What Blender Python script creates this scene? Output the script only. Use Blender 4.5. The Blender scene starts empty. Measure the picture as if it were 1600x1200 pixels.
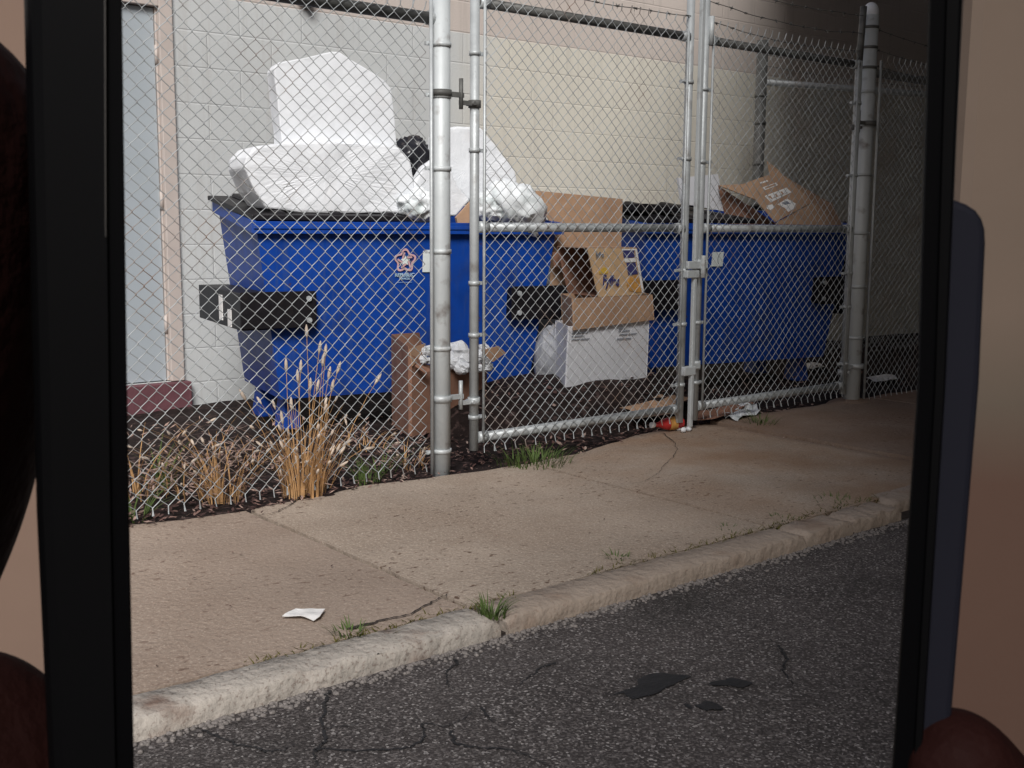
import bpy, math, random
from mathutils import Vector, Matrix, noise
random.seed(7)
S = bpy.context.scene
COL = S.collection
R_ = math.radians

# ------------------------------------------------------------------ camera
YAW, PITCH, ROLL, F = .6885, .1413, .0075, 1750.0        # F in pixels of a 1600 wide picture
EYE = Vector((0, 0, .93))
FWD = Vector((math.sin(YAW)*math.cos(PITCH), math.cos(YAW)*math.cos(PITCH), -math.sin(PITCH)))
_r = Vector((math.cos(YAW), -math.sin(YAW), 0)); _u = _r.cross(FWD)
RT = math.cos(ROLL)*_r + math.sin(ROLL)*_u
UP = math.cos(ROLL)*_u - math.sin(ROLL)*_r
cam = bpy.data.objects.new('camera', bpy.data.cameras.new('camera')); COL.objects.link(cam)
m = Matrix((RT, UP, -FWD)).transposed().to_4x4(); m.translation = EYE
cam.matrix_world = m
cam.data.sensor_width = 36; cam.data.lens = 36*F/1600
cam.data.clip_start = .01; cam.data.clip_end = 500
cam.data.dof.use_dof = True; cam.data.dof.focus_distance = 4.8; cam.data.dof.aperture_fstop = 170
S.camera = cam
# ------------------------------------------------------------------ light
SUN_EL, SUN_AZ = R_(40), R_(-142)      # azimuth measured from +Y towards +X (where the sun stands)
SUN_STRENGTH, SUN_ANGLE, SKY = 3.2, R_(24), .05
w = bpy.data.worlds.new('World'); S.world = w; w.use_nodes = True
nt = w.node_tree; bg = nt.nodes['Background']
sky = nt.nodes.new('ShaderNodeTexSky'); sky.sky_type = 'NISHITA'; sky.sun_disc = False
sky.sun_elevation = SUN_EL; sky.sun_rotation = SUN_AZ; sky.dust_density = 4; sky.air_density = .8
nt.links.new(sky.outputs[0], bg.inputs[0]); bg.inputs[1].default_value = SKY
sd = bpy.data.lights.new('sun', 'SUN'); sd.energy = SUN_STRENGTH; sd.angle = SUN_ANGLE; sd.color = (1, .985, .965)
so = bpy.data.objects.new('sun', sd); COL.objects.link(so)
sv = Vector((math.sin(SUN_AZ)*math.cos(SUN_EL), math.cos(SUN_AZ)*math.cos(SUN_EL), math.sin(SUN_EL)))
so.rotation_euler = (-sv).to_track_quat('-Z', 'Y').to_euler(); so.location = (0, -3, 8)
S.view_settings.view_transform = 'Standard'; S.view_settings.look = 'None'
S.view_settings.exposure = 0.25; S.view_settings.gamma = 1

# ------------------------------------------------------------------ pixel -> place
def ray(x, y): return FWD + (x-800)/F*RT - (y-600)/F*UP
def at_y(x, y, Y, k=0.0):                      # on the upright plane  y = Y + k*x
    d = ray(x, y); t = Y/(d.y-k*d.x); return EYE+t*d
def at_z(x, y, z=0.0):
    d = ray(x, y); return EYE+(z-EYE.z)/d.z*d
def gz(y): return -.043*(y-3.4) if y > 3.4 else 0.0
def at_g(x, y, lift=0.0):
    d = ray(x, y); t = (-.93+lift+.043*3.4)/(d.z+.043*d.y); p = EYE+t*d
    return p if p.y > 3.4 else at_z(x, y, lift)
def in_cam(x, y, depth): return EYE+depth*ray(x, y)

# ------------------------------------------------------------------ mesh helper
class MB:
    def __init__(s): s.v = []; s.f = []; s.sm = []
    def face(s, pts, smooth=False):
        i = len(s.v); s.v += [tuple(p) for p in pts]; s.f.append(tuple(range(i, i+len(pts)))); s.sm.append(smooth)
    def hexa(s, p):                              # 8 corners: bottom 4 ccw, top 4 ccw
        i = len(s.v); s.v += [tuple(q) for q in p]
        for q in ((3,2,1,0),(4,5,6,7),(0,1,5,4),(1,2,6,5),(2,3,7,6),(3,0,4,7)):
            s.f.append(tuple(i+k for k in q)); s.sm.append(False)
        return s
    def box(s, a, b, M=None):
        x0,y0,z0 = a; x1,y1,z1 = b
        p = [Vector(q) for q in ((x0,y0,z0),(x1,y0,z0),(x1,y1,z0),(x0,y1,z0),(x0,y0,z1),(x1,y0,z1),(x1,y1,z1),(x0,y1,z1))]
        if M is not None: p = [M @ q for q in p]
        return s.hexa(p)
    def prism(s, pts, d):                        # polygon + thickness vector
        d = Vector(d); n = len(pts); i = len(s.v)
        pts = [Vector(p) for p in pts]
        nrm = Vector((0,0,0))
        for a in range(n): nrm += pts[a].cross(pts[(a+1)%n])
        if nrm.dot(d) > 0: pts = pts[::-1]
        s.v += [tuple(p) for p in pts]+[tuple(p+d) for p in pts]
        s.f.append(tuple(range(i, i+n))); s.sm.append(False)
        s.f.append(tuple(range(i+2*n-1, i+n-1, -1))); s.sm.append(False)
        for a in range(n):
            b = (a+1) % n
            s.f.append((i+b, i+a, i+n+a, i+n+b)); s.sm.append(False)
        return s
    def tube(s, path, rad, n=10, caps=True):
        path = [Vector(p) for p in path]; m_ = len(path)
        if not isinstance(rad, (list, tuple)): rad = [rad]*m_
        i = len(s.v); ref = None
        for k, p in enumerate(path):
            t = (path[min(k+1, m_-1)]-path[max(k-1, 0)]).normalized()
            if ref is None:
                ref = Vector((0,0,1)) if abs(t.z) < .9 else Vector((1,0,0))
            a = t.cross(ref)
            if a.length < 1e-6: a = t.cross(Vector((0,1,0)))
            a.normalize(); b = a.cross(t); ref = b
            for j in range(n):
                g = 2*math.pi*j/n
                s.v.append(tuple(p+rad[k]*(math.cos(g)*a+math.sin(g)*b)))
        for k in range(m_-1):
            for j in range(n):
                q = (j+1) % n
                s.f.append((i+k*n+j, i+k*n+q, i+(k+1)*n+q, i+(k+1)*n+j)); s.sm.append(n > 5)
        if caps:
            s.f.append(tuple(i+j for j in range(n-1, -1, -1))); s.sm.append(False)
            s.f.append(tuple(i+(m_-1)*n+j for j in range(n))); s.sm.append(False)
        return s
    def blob(s, c, r, amp=.15, freq=3.0, seed=0, sub=24, crease=True, M=None):
        c = Vector(c); nu, nv = sub*2, sub; i = len(s.v); off = Vector((seed*7.1, seed*3.3, seed*1.7))
        for a in range(nv+1):
            th = math.pi*a/nv
            for b in range(nu):
                ph = 2*math.pi*b/nu
                d = Vector((math.sin(th)*math.cos(ph), math.sin(th)*math.sin(ph), math.cos(th)))
                k = noise.noise(d*freq*.6+off)*.6
                if crease: k += .9*(.5-abs(noise.noise(d*freq+off*2)))-.25+.35*(.4-abs(noise.noise(d*freq*2.6-off)))
                q = d*(1+amp*k); p = Vector((q.x*r[0], q.y*r[1], q.z*r[2]))
                if M is not None: p = M @ p
                s.v.append(tuple(c+p))
        for a in range(nv):
            for b in range(nu):
                q = (b+1) % nu
                s.f.append((i+a*nu+b, i+(a+1)*nu+b, i+(a+1)*nu+q, i+a*nu+q)); s.sm.append(True)
        return s
    def build(s, name, mat, parent=None, bevel=0, seg=2, solid=0):
        me = bpy.data.meshes.new(name); me.from_pydata(s.v, [], s.f); me.update()
        me.polygons.foreach_set('use_smooth', s.sm)
        o = bpy.data.objects.new(name, me); COL.objects.link(o)
        me.materials.append(mat)
        if parent is not None: hang(o, parent)
        if bevel:
            b = o.modifiers.new('bevel', 'BEVEL'); b.width = bevel; b.segments = seg; b.limit_method = 'ANGLE'; b.angle_limit = R_(35)
        if solid:
            b = o.modifiers.new('solid', 'SOLIDIFY'); b.thickness = solid; b.offset = 0
        return o
def world_of(o):
    return (world_of(o.parent) @ o.matrix_parent_inverse @ o.matrix_basis) if o.parent else o.matrix_basis.copy()
def hang(o, parent):
    o.parent = parent; o.matrix_parent_inverse = world_of(parent).inverted()
def tag(o, label=None, cat=None, group=None, kind=None):
    if label: o['label'] = label
    if cat: o['category'] = cat
    if group: o['group'] = group
    if kind: o['kind'] = kind
    return o
def thing(name, label, cat, loc=(0,0,0), rz=0, group=None):
    o = bpy.data.objects.new(name, None); COL.objects.link(o); o.empty_display_size = .1
    o.location = loc; o.rotation_euler = (0, 0, rz)
    return tag(o, label, cat, group)
def local(o, parent):                            # child whose mesh is written in the thing's own axes
    o.parent = parent; return o
def copy_tree(o, parent=None):
    c = o.copy(); COL.objects.link(c)
    if parent is not None:
        c.parent = parent; c.matrix_parent_inverse = o.matrix_parent_inverse.copy()
    for ch in list(o.children): copy_tree(ch, c)
    return c

# ------------------------------------------------------------------ materials
def mat(name, col, rough=.7, metal=0.0, var=.15, scale=8.0, bump=0.0, bscale=60.0, spec=.5, stain=None, stain_scale=3.0, stain_lo=.55, stain_hi=.75, detail=6):
    M = bpy.data.materials.new(name); M.use_nodes = True; t = M.node_tree; n = t.nodes; L = t.links
    b = n['Principled BSDF']; b.inputs['Roughness'].default_value = rough; b.inputs['Metallic'].default_value = metal
    b.inputs['Specular IOR Level'].default_value = spec
    tc = n.new('ShaderNodeTexCoord')
    nz = n.new('ShaderNodeTexNoise'); nz.inputs['Scale'].default_value = scale; nz.inputs['Detail'].default_value = detail
    L.new(tc.outputs['Object'], nz.inputs['Vector'])
    rp = n.new('ShaderNodeValToRGB'); rp.color_ramp.elements[0].position = .3; rp.color_ramp.elements[1].position = .7
    lo = [max(0, c*(1-var)) for c in col]; hi = [min(1, c*(1+var)) for c in col]
    rp.color_ramp.elements[0].color = (*lo, 1); rp.color_ramp.elements[1].color = (*hi, 1)
    L.new(nz.outputs['Fac'], rp.inputs[0]); out = rp.outputs[0]
    if stain:
        n2 = n.new('ShaderNodeTexNoise'); n2.inputs['Scale'].default_value = stain_scale; n2.inputs['Detail'].default_value = 8
        L.new(tc.outputs['Object'], n2.inputs['Vector'])
        mr = n.new('ShaderNodeMapRange'); mr.inputs[1].default_value = stain_lo; mr.inputs[2].default_value = stain_hi
        L.new(n2.outputs['Fac'], mr.inputs[0])
        mx = n.new('ShaderNodeMixRGB'); mx.inputs[2].default_value = (*stain, 1)
        L.new(mr.outputs[0], mx.inputs[0]); L.new(out, mx.inputs[1]); out = mx.outputs[0]
    L.new(out, b.inputs['Base Color'])
    if bump:
        nb = n.new('ShaderNodeTexNoise'); nb.inputs['Scale'].default_value = bscale; nb.inputs['Detail'].default_value = 5
        L.new(tc.outputs['Object'], nb.inputs['Vector'])
        bp = n.new('ShaderNodeBump'); bp.inputs['Strength'].default_value = bump; bp.inputs['Distance'].default_value = .01
        L.new(nb.outputs['Fac'], bp.inputs['Height']); L.new(bp.outputs[0], b.inputs['Normal'])
    return M
def nodes(M): return M.node_tree.nodes, M.node_tree.links, M.node_tree.nodes['Principled BSDF']
def colour_in(M):                                # (socket that feeds base colour now, links, bsdf)
    n, L, b = nodes(M); return b.inputs['Base Color'].links[0].from_socket
def overlay(M, fac, col):
    n, L, b = nodes(M); src = colour_in(M)
    mx = n.new('ShaderNodeMixRGB'); mx.inputs[2].default_value = (*col, 1)
    L.new(fac, mx.inputs[0]); L.new(src, mx.inputs[1]); L.new(mx.outputs[0], b.inputs['Base Color'])
def coord(M, kind='Object', scale=None):
    n, L, b = nodes(M); tc = n.new('ShaderNodeTexCoord')
    if scale is None: return tc.outputs[kind]
    mp = n.new('ShaderNodeMapping'); mp.inputs['Scale'].default_value = scale; L.new(tc.outputs[kind], mp.inputs[0]); return mp.outputs[0]
def ramp(M, sock, a, b_):
    n, L, b = nodes(M); mr = n.new('ShaderNodeMapRange'); mr.inputs[1].default_value = a; mr.inputs[2].default_value = b_
    L.new(sock, mr.inputs[0]); return mr.outputs[0]
def mathn(M, op, a, b_):
    n, L, b = nodes(M); q = n.new('ShaderNodeMath'); q.operation = op
    for k, v in enumerate((a, b_)):
        if isinstance(v, (int, float)): q.inputs[k].default_value = v
        else: L.new(v, q.inputs[k])
    return q.outputs[0]
def noise_n(M, vec, scale, detail=6, rough=.6):
    n, L, b = nodes(M); q = n.new('ShaderNodeTexNoise'); q.inputs['Scale'].default_value = scale
    q.inputs['Detail'].default_value = detail; q.inputs['Roughness'].default_value = rough; L.new(vec, q.inputs['Vector']); return q.outputs['Fac']

GALV = mat('galvanised steel', (.44,.465,.475), .48, .25, .12, 14, .12, 90, stain=(.22,.2,.18), stain_scale=11, stain_lo=.62, stain_hi=.8)
POSTP = mat('silver painted steel', (.50,.53,.54), .5, .1, .06, 6, .1, 70, stain=(.22,.2,.19), stain_scale=13, stain_lo=.58, stain_hi=.74)
WIRE = mat('galvanised wire', (.35,.37,.38), .5, .2, .3, 12, stain=(.2,.13,.09), stain_scale=4, stain_lo=.56, stain_hi=.75)
DARKST = mat('weathered steel', (.11,.11,.105), .6, .2, .3, 20)
BLUE = mat('dumpster blue paint', (.004,.052,.32), .45, 0, .25, 5, .45, 3.5, spec=.3, stain=(.012,.022,.075), stain_scale=5, stain_lo=.52, stain_hi=.78)
BLACKP = mat('black plastic', (.008,.007,.009), .5, 0, .25, 12, .15, 40, spec=.3)
BLACKS = mat('black painted steel', (.007,.006,.008), .5, 0, .3, 20, .1, 60, spec=.3, stain=(.03,.022,.02), stain_scale=9, stain_lo=.6, stain_hi=.8)
FOAM = mat('white packing foam', (.70,.72,.75), .9, 0, .05, 12, .22, 130, spec=.15, stain=(.62,.62,.63), stain_scale=5, stain_lo=.58, stain_hi=.75)
WBAG = mat('white plastic film', (.72,.75,.77), .62, 0, .06, 9, .35, 26, spec=.25, stain=(.45,.5,.5), stain_scale=9, stain_lo=.52, stain_hi=.7)
BBAG = mat('black plastic film', (.014,.014,.018), .3, 0, .2, 6)
CARD = mat('brown cardboard', (.42,.27,.175), .85, 0, .09, 18, .1, 140, spec=.2, stain=(.33,.2,.13), stain_scale=4, stain_lo=.5, stain_hi=.75)
CARDR = mat('reddish cardboard', (.27,.145,.10), .85, 0, .12, 16, .1, 120, spec=.2, stain=(.18,.09,.06), stain_scale=6)
CARDW = mat('white faced cardboard', (.66,.67,.71), .8, 0, .05, 10, .08, 120, spec=.2, stain=(.5,.48,.47), stain_scale=5)
PAPER = mat('paper', (.78,.77,.76), .8, 0, .06, 20)
INK = mat('grey print', (.18,.2,.24), .8, 0, .1, 20)
NAVY = mat('navy print', (.045,.045,.16), .7, 0, .15, 30)
YELLOW = mat('yellow print', (.62,.40,.06), .7, 0, .15, 30)
ORANGE = mat('orange print', (.55,.28,.07), .7, 0, .2, 40)
PINK = mat('pale red print', (.62,.38,.40), .6, 0, .1, 30)
LTBLUE = mat('pale blue print', (.38,.55,.68), .6, 0, .1, 30)
WHITEP = mat('white vinyl sticker', (.72,.78,.77), .5, 0, .05, 20)
CONC = mat('sidewalk concrete', (.36,.295,.24), .9, 0, .15, 2.2, .5, 55, spec=.2, stain=(.29,.225,.175), stain_scale=1.6, stain_lo=.48, stain_hi=.72)
KERB = mat('kerb concrete', (.45,.41,.365), .92, 0, .18, 9, .9, 38, spec=.2, stain=(.2,.13,.10), stain_scale=7, stain_lo=.55, stain_hi=.72)
ROAD = mat('asphalt', (.060,.052,.051), .9, 0, .25, 3, .8, 150, spec=.3)
DIRT = mat('dirt', (.018,.012,.011), .95, 0, .4, 9, .9, 30, spec=.15, stain=(.075,.05,.046), stain_scale=24, stain_lo=.55, stain_hi=.68)
TAR = mat('tar patch', (.017,.017,.019), .7, 0, .2, 20, .4, 60)
CRACK = mat('crack dirt', (.035,.025,.02), .95, 0, .3, 30)
DRY = mat('dry grass', (.46,.27,.125), .8, 0, .25, 25, spec=.2)
SEED = mat('seed heads', (.55,.46,.38), .9, 0, .15, 40, spec=.1)
GREEN = mat('green grass', (.075,.115,.03), .7, 0, .3, 25, spec=.3)
OLIVE = mat('moss', (.10,.09,.02), .9, 0, .35, 30, .6, 60, spec=.1)
WALL = mat('painted block', (.50,.515,.515), .8, 0, .06, 2.5, .25, 90, spec=.25)
DOORM = mat('grey door paint', (.36,.40,.43), .5, 0, .04, 3)
FRAMEM = mat('pinkish frame paint', (.48,.42,.385), .6, 0, .06, 6, .1, 40)
PLINTH = mat('dark red paint', (.12,.045,.055), .7, 0, .15, 8, .3, 60)
PHONE = mat('phone black', (.003,.003,.0035), .5, 0, .1, 10, spec=.08)
BEZEL = mat('phone glass border', (.002,.002,.0025), .5, 0, .1, 10, spec=.05)
CASE = mat('dark slate case', (.010,.0105,.018), .7, 0, .05, 20, spec=.2)
TRIM = mat('phone trim', (.10,.095,.09), .4, .5, .05, 20)
SKIN = mat('shade darkened skin', (.018,.004,.003), .75, 0, .2, 60, .15, 300, spec=.15)  # shade on the hands is put into this darkened skin colour
RED = mat('red bottle', (.45,.03,.03), .25, 0, .2, 30)
# leaves: each piece its own tint
LEAF = mat('leaf litter', (.2,.12,.09), .85, spec=.2)
n, L, b = nodes(LEAF); g = n.new('ShaderNodeNewGeometry'); rp = n.new('ShaderNodeValToRGB'); el = rp.color_ramp.elements
el[0].color = (.05,.028,.026,1); el[1].color = (.42,.32,.27,1); e = el.new(.5); e.color = (.10,.055,.048,1); e = el.new(.85); e.color = (.24,.15,.125,1)
L.new(g.outputs['Random Per Island'], rp.inputs[0]); L.new(rp.outputs[0], b.inputs['Base Color'])
st_ = noise_n(BLUE, coord(BLUE, 'Object', (22, 22, 1.2)), 1.6, 4); overlay(BLUE, mathn(BLUE, 'MULTIPLY', ramp(BLUE, st_, .52, .76), .6), (.05,.085,.2))
sc_ = noise_n(BLUE, coord(BLUE, 'Object', (4, 4, 60)), 1.3, 3); overlay(BLUE, mathn(BLUE, 'MULTIPLY', ramp(BLUE, sc_, .70, .74), .5), (.10,.14,.25))
ru_ = noise_n(BLUE, coord(BLUE), 17, 6, .7); overlay(BLUE, mathn(BLUE, 'MULTIPLY', ramp(BLUE, ru_, .635, .68), .85), (.07,.035,.022))
# block wall: courses, a stretch of warmer colour to the right, a tan band above
def swz(M):                                       # wall texture space: x along, z up
    n, L, b = nodes(M); o = coord(M); sp = n.new('ShaderNodeSeparateXYZ'); L.new(o, sp.inputs[0]); return o, sp
o, sp = swz(WALL); n, L, b = nodes(WALL)
f1 = ramp(WALL, mathn(WALL, 'ADD', sp.outputs[0], mathn(WALL, 'MULTIPLY', noise_n(WALL, o, 1.2), .5)), 4.75, 5.25)
overlay(WALL, f1, (.59,.56,.49))
f2 = ramp(WALL, sp.outputs[2], 2.195, 2.20); overlay(WALL, f2, (.52,.46,.42))
streak = noise_n(WALL, coord(WALL, 'Object', (9, 1, .5)), 2.0); overlay(WALL, mathn(WALL, 'MULTIPLY', ramp(WALL, streak, .54, .8), .4), (.33,.3,.27))
cb = n.new('ShaderNodeCombineXYZ'); L.new(sp.outputs[0], cb.inputs[0]); L.new(sp.outputs[2], cb.inputs[1])
br = n.new('ShaderNodeTexBrick'); br.inputs['Scale'].default_value = 1; br.inputs['Brick Width'].default_value = .405; br.inputs['Row Height'].default_value = .2
br.inputs['Mortar Size'].default_value = .006; br.inputs['Mortar Smooth'].default_value = .6; br.offset = .5
br.inputs['Color1'].default_value = (1,1,1,1); br.inputs['Color2'].default_value = (1,1,1,1); br.inputs['Mortar'].default_value = (0,0,0,1)
L.new(cb.outputs[0], br.inputs['Vector'])
bp = n.new('ShaderNodeBump'); bp.inputs['Strength'].default_value = .5; bp.inputs['Distance'].default_value = .006
old = b.inputs['Normal'].links[0].from_socket; L.new(br.outputs['Color'], bp.inputs['Height']); L.new(old, bp.inputs['Normal']); L.new(bp.outputs[0], b.inputs['Normal'])
# asphalt: stone specks and cracks
o = coord(ROAD); n, L, b = nodes(ROAD)
vo = n.new('ShaderNodeTexVoronoi'); vo.inputs['Scale'].default_value = 215; L.new(o, vo.inputs['Vector'])
hs = n.new('ShaderNodeSeparateColor'); L.new(vo.outputs['Color'], hs.inputs[0])
overlay(ROAD, ramp(ROAD, hs.outputs[0], .45, 1.1), (.20,.18,.175))
overlay(ROAD, mathn(ROAD, 'MULTIPLY', ramp(ROAD, hs.outputs[1], .92, .95), .8), (.40,.375,.365))
wv = n.new('ShaderNodeVectorMath'); wv.operation = 'ADD'
nw = n.new('ShaderNodeTexNoise'); nw.inputs['Scale'].default_value = 4; nw.inputs['Detail'].default_value = 6; L.new(o, nw.inputs['Vector'])
sc = n.new('ShaderNodeVectorMath'); sc.operation = 'SCALE'; sc.inputs['Scale'].default_value = .35; L.new(nw.outputs['Color'], sc.inputs[0])
L.new(o, wv.inputs[0]); L.new(sc.outputs[0], wv.inputs[1])
ve = n.new('ShaderNodeTexVoronoi'); ve.feature = 'DISTANCE_TO_EDGE'; ve.inputs['Scale'].default_value = 3.4; L.new(wv.outputs[0], ve.inputs['Vector'])
msk = ramp(ROAD, noise_n(ROAD, o, 1.1, 3), .47, .56)
crk = mathn(ROAD, 'MULTIPLY', mathn(ROAD, 'MULTIPLY', ramp(ROAD, ve.outputs['Distance'], .012, .004), msk), .35)
overlay(ROAD, crk, (.012,.011,.011))
overlay(ROAD, mathn(ROAD, 'MULTIPLY', ramp(ROAD, noise_n(ROAD, o, 1.7, 5), .55, .7), .5), (.03,.028,.027))
# concrete: pits, speckle, rust
o = coord(CONC); n, L, b = nodes(CONC)
overlay(CONC, mathn(CONC, 'MULTIPLY', ramp(CONC, noise_n(CONC, o, 150, 2), .55, .66), .6), (.62,.53,.44))
overlay(CONC, mathn(CONC, 'MULTIPLY', ramp(CONC, noise_n(CONC, o, 95, 2), .58, .68), .5), (.17,.125,.095))
pit = mathn(CONC, 'MULTIPLY', ramp(CONC, noise_n(CONC, coord(CONC, 'Object', (1, 1.5, 1)), 30, 3), .60, .66), ramp(CONC, noise_n(CONC, o, 1.9, 4), .42, .6))
overlay(CONC, pit, (.13,.085,.062))
sx = n.new('ShaderNodeSeparateXYZ'); L.new(o, sx.inputs[0])
rust = mathn(CONC, 'MULTIPLY', ramp(CONC, mathn(CONC, 'ADD', sx.outputs[0], mathn(CONC, 'MULTIPLY', noise_n(CONC, o, 1.5, 5), 1.2)), 3.0, 4.0), ramp(CONC, noise_n(CONC, o, 2.6, 5), .35, .62))
overlay(CONC, mathn(CONC, 'MULTIPLY', rust, .6), (.25,.14,.075))
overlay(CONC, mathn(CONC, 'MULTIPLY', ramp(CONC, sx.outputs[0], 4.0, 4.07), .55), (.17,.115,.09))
overlay(CONC, mathn(CONC, 'MULTIPLY', ramp(CONC, sx.outputs[0], 1.61, 1.59), .35), (.26,.185,.15))
overlay(CONC, mathn(CONC, 'MULTIPLY', ramp(CONC, noise_n(CONC, o, .9, 6), .5, .68), .35), (.20,.15,.115))
o = coord(KERB); n, L, b = nodes(KERB)
sx = n.new('ShaderNodeSeparateXYZ'); L.new(o, sx.inputs[0])
overlay(KERB, mathn(KERB, 'MULTIPLY', ramp(KERB, noise_n(KERB, o, 120, 2), .55, .68), .6), (.17,.12,.10))
overlay(KERB, mathn(KERB, 'MULTIPLY', ramp(KERB, sx.outputs[0], 1.55, 1.7), .7), (.32,.245,.19))

# ------------------------------------------------------------------ the setting
g_ = MB(); g_.face([(-150,-150,-.4),(250,-150,-.4),(250,250,-.4),(-150,250,-.4)]); tag(g_.build('ground', DIRT), kind='structure')
r_ = MB(); r_.face([(-40,-30,-.045),(60,-30,-.045),(60,2.06,-.045),(-40,2.06,-.045)]); tag(r_.build('road', ROAD), kind='structure')
# dirt inside the fence
d_ = MB(); nx, ny = 120, 60
def dz(x, y): return gz(y)-.014+.020*noise.noise(Vector((x*2.2, y*2.2, 0)))+.010*noise.noise(Vector((x*7, y*7, 3)))
gx = [-4+16.5*i/nx for i in range(nx+1)]; gy = [2.9+3.5*j/ny for j in range(ny+1)]
for j in range(ny+1):
    for i in range(nx+1):
        k = 0 if gy[j] > 3.25 else -.05
        d_.v.append((gx[i], gy[j], dz(gx[i], gy[j])+k))
for j in range(ny):
    for i in range(nx):
        a = j*(nx+1)+i; d_.f.append((a, a+1, a+nx+2, a+nx+1)); d_.sm.append(True)
tag(d_.build('dirt_ground', DIRT), kind='structure')
# sidewalk slabs
sw = MB()
def slab(x0, x1, yb, ys, dz0=0.0, tilt=0.0):
    nxs = max(8, int((x1-x0)/.05)); nys = 26; i0 = len(sw.v)
    for j in range(nys+1):
        for i in range(nxs+1):
            x = x0+(x1-x0)*i/nxs; t = j/nys
            y0 = yb+.008*noise.noise(Vector((x*6, 1.3, 0)))+.004*noise.noise(Vector((x*25, 1.3, 0)))
            y1 = ys(x)+.03*noise.noise(Vector((x*5, 9.3, 0)))+.012*noise.noise(Vector((x*19, 9.3, 0)))
            y = y0+(y1-y0)*t
            if i in (0, nxs): x += .005*noise.noise(Vector((x, y*14, 5)))
            z = dz0+tilt*(x-x0)+.003*noise.noise(Vector((x*3, y*3, 2)))
            if i in (0, nxs) or j in (0, nys): z -= .0015
            sw.v.append((x, y, z))
    W_ = nxs+1
    for j in range(nys):
        for i in range(nxs):
            a = i0+j*W_+i; sw.f.append((a, a+1, a+W_+1, a+W_)); sw.sm.append(True)
    edge0 = [i0+i for i in range(W_)]+[i0+j*W_+nxs for j in range(1, nys+1)]+[i0+nys*W_+i for i in range(nxs-1, -1, -1)]+[i0+j*W_ for j in range(nys-1, 0, -1)]
    j0 = len(sw.v); sw.v += [sw.v[e] for e in edge0]; edge = list(range(j0, j0+len(edge0)))
    k0 = len(sw.v); sw.v += [(sw.v[e][0], sw.v[e][1], sw.v[e][2]-.07) for e in edge]
    for q in range(len(edge)):
        p = (q+1) % len(edge); sw.f.append((edge[p], edge[q], k0+q, k0+p)); sw.sm.append(False)
def ysb(x):
    pts = [(-9,3.36),(1.25,3.35),(1.6,3.29),(2.0,3.36),(2.43,3.33),(2.85,3.28),(3.2,3.36),(3.8,3.50),(4.3,3.45),(5.2,3.44),(9,3.42),(30,3.4)]
    for a, b2 in zip(pts, pts[1:]):
        if x <= b2[0]: return a[1]+(b2[1]-a[1])*(x-a[0])/(b2[0]-a[0])
    return 3.4
xs = [-6,-4.6,-3.2,-1.9,-.6,.42,1.602,2.80,4.07,5.35,6.6,7.9,9.2,11]
for k, (a, b2) in enumerate(zip(xs, xs[1:])):
    slab(a+.009, b2-.009, 2.115 if a < 4 else 2.16, ysb, .012 if a > 4 else .0, 0)
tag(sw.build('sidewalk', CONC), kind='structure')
sb = MB(); sb.box((-6,2.0,-.2),(11,3.4,-.04)); tag(sb.build('sidewalk_bed', CRACK), kind='structure')
# kerb stones
kb = MB()
def kerb(x0, x1, seed, rough=.006, y0=1.997, y1=2.104):
    n_ = max(6, int((x1-x0)/.02)); prof = [(y0-.006,-.09),(y0-.003,-.03),(y0,-.007),(y0+.006,-.001),(y0+.04,.0),(y1-.004,.002),(y1,-.006),(y1,-.09)]
    i0 = len(kb.v); P = len(prof)
    for i in range(n_+1):
        x = x0+(x1-x0)*i/n_; end = .012 if i in (0, n_) else 0
        for j, (y, z) in enumerate(prof):
            q = rough*(1.6 if j in (2,3) else .6)
            kb.v.append((x, y+q*noise.noise(Vector((x*28, j*1.7, seed)))+(.35*q if j in (2,3) else 0)*noise.noise(Vector((x*90, j, seed))),
                         z-end*(1 if j in (2,3,4,5) else 0)+(q*noise.noise(Vector((x*23, j*2.1, seed+5))) if 0 < j < 7 else 0)))
    for i in range(n_):
        for j in range(P-1):
            a = i0+i*P+j; kb.f.append((a, a+P, a+P+1, a+1)); kb.sm.append(True)
    kb.face([kb.v[i0+j] for j in range(P)]); kb.face([kb.v[i0+n_*P+j] for j in range(P-1, -1, -1)])
kerb(-6, 1.612, 1, .0055); kerb(1.632, 2.80, 2, .0035, 1.992); kerb(2.815, 3.06, 3, .007); kerb(3.075, 3.34, 4, .009, 2.0)
kerb(3.38, 11, 5, .005, 2.05, 2.16)
tag(kb.build('kerb', KERB), kind='structure')
# cracks in the concrete, tar patches on the road
def ribbon(pts, wd, name, m_, z=.004):
    mb = MB(); pts = [Vector(p) for p in pts]; fine = []
    for a, b2 in zip(pts, pts[1:]):
        for k in range(8): fine.append(a.lerp(b2, k/8)+Vector((random.uniform(-1,1), random.uniform(-1,1), 0))*.004)
    fine.append(pts[-1])
    L_ = []
    for k, p in enumerate(fine):
        t = (fine[min(k+1, len(fine)-1)]-fine[max(k-1, 0)]).normalized(); nn = Vector((-t.y, t.x, 0))
        ww = wd*(.35+.65*random.random())*(1-.8*k/len(fine))
        L_.append((p+nn*ww+Vector((0,0,z)), p-nn*ww+Vector((0,0,z))))
    for a, b2 in zip(L_, L_[1:]): mb.face([a[0], a[1], b2[1], b2[0]])
    tag(mb.build(name, m_), kind='structure')
ribbon([at_z(*p) for p in [(1035,677),(1052,690),(1058,703),(1052,715),(1038,727),(1030,740),(1010,752),(985,758)]], .0026, 'pavement_crack', CRACK)
ribbon([at_z(*p) for p in [(470,775),(455,790),(430,802),(395,810)]], .004, 'pavement_crack', CRACK)
ribbon([at_z(*p) for p in [(545,985),(600,970),(640,962),(680,940),(700,930)]], .007, 'pavement_crack', CRACK)
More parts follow.
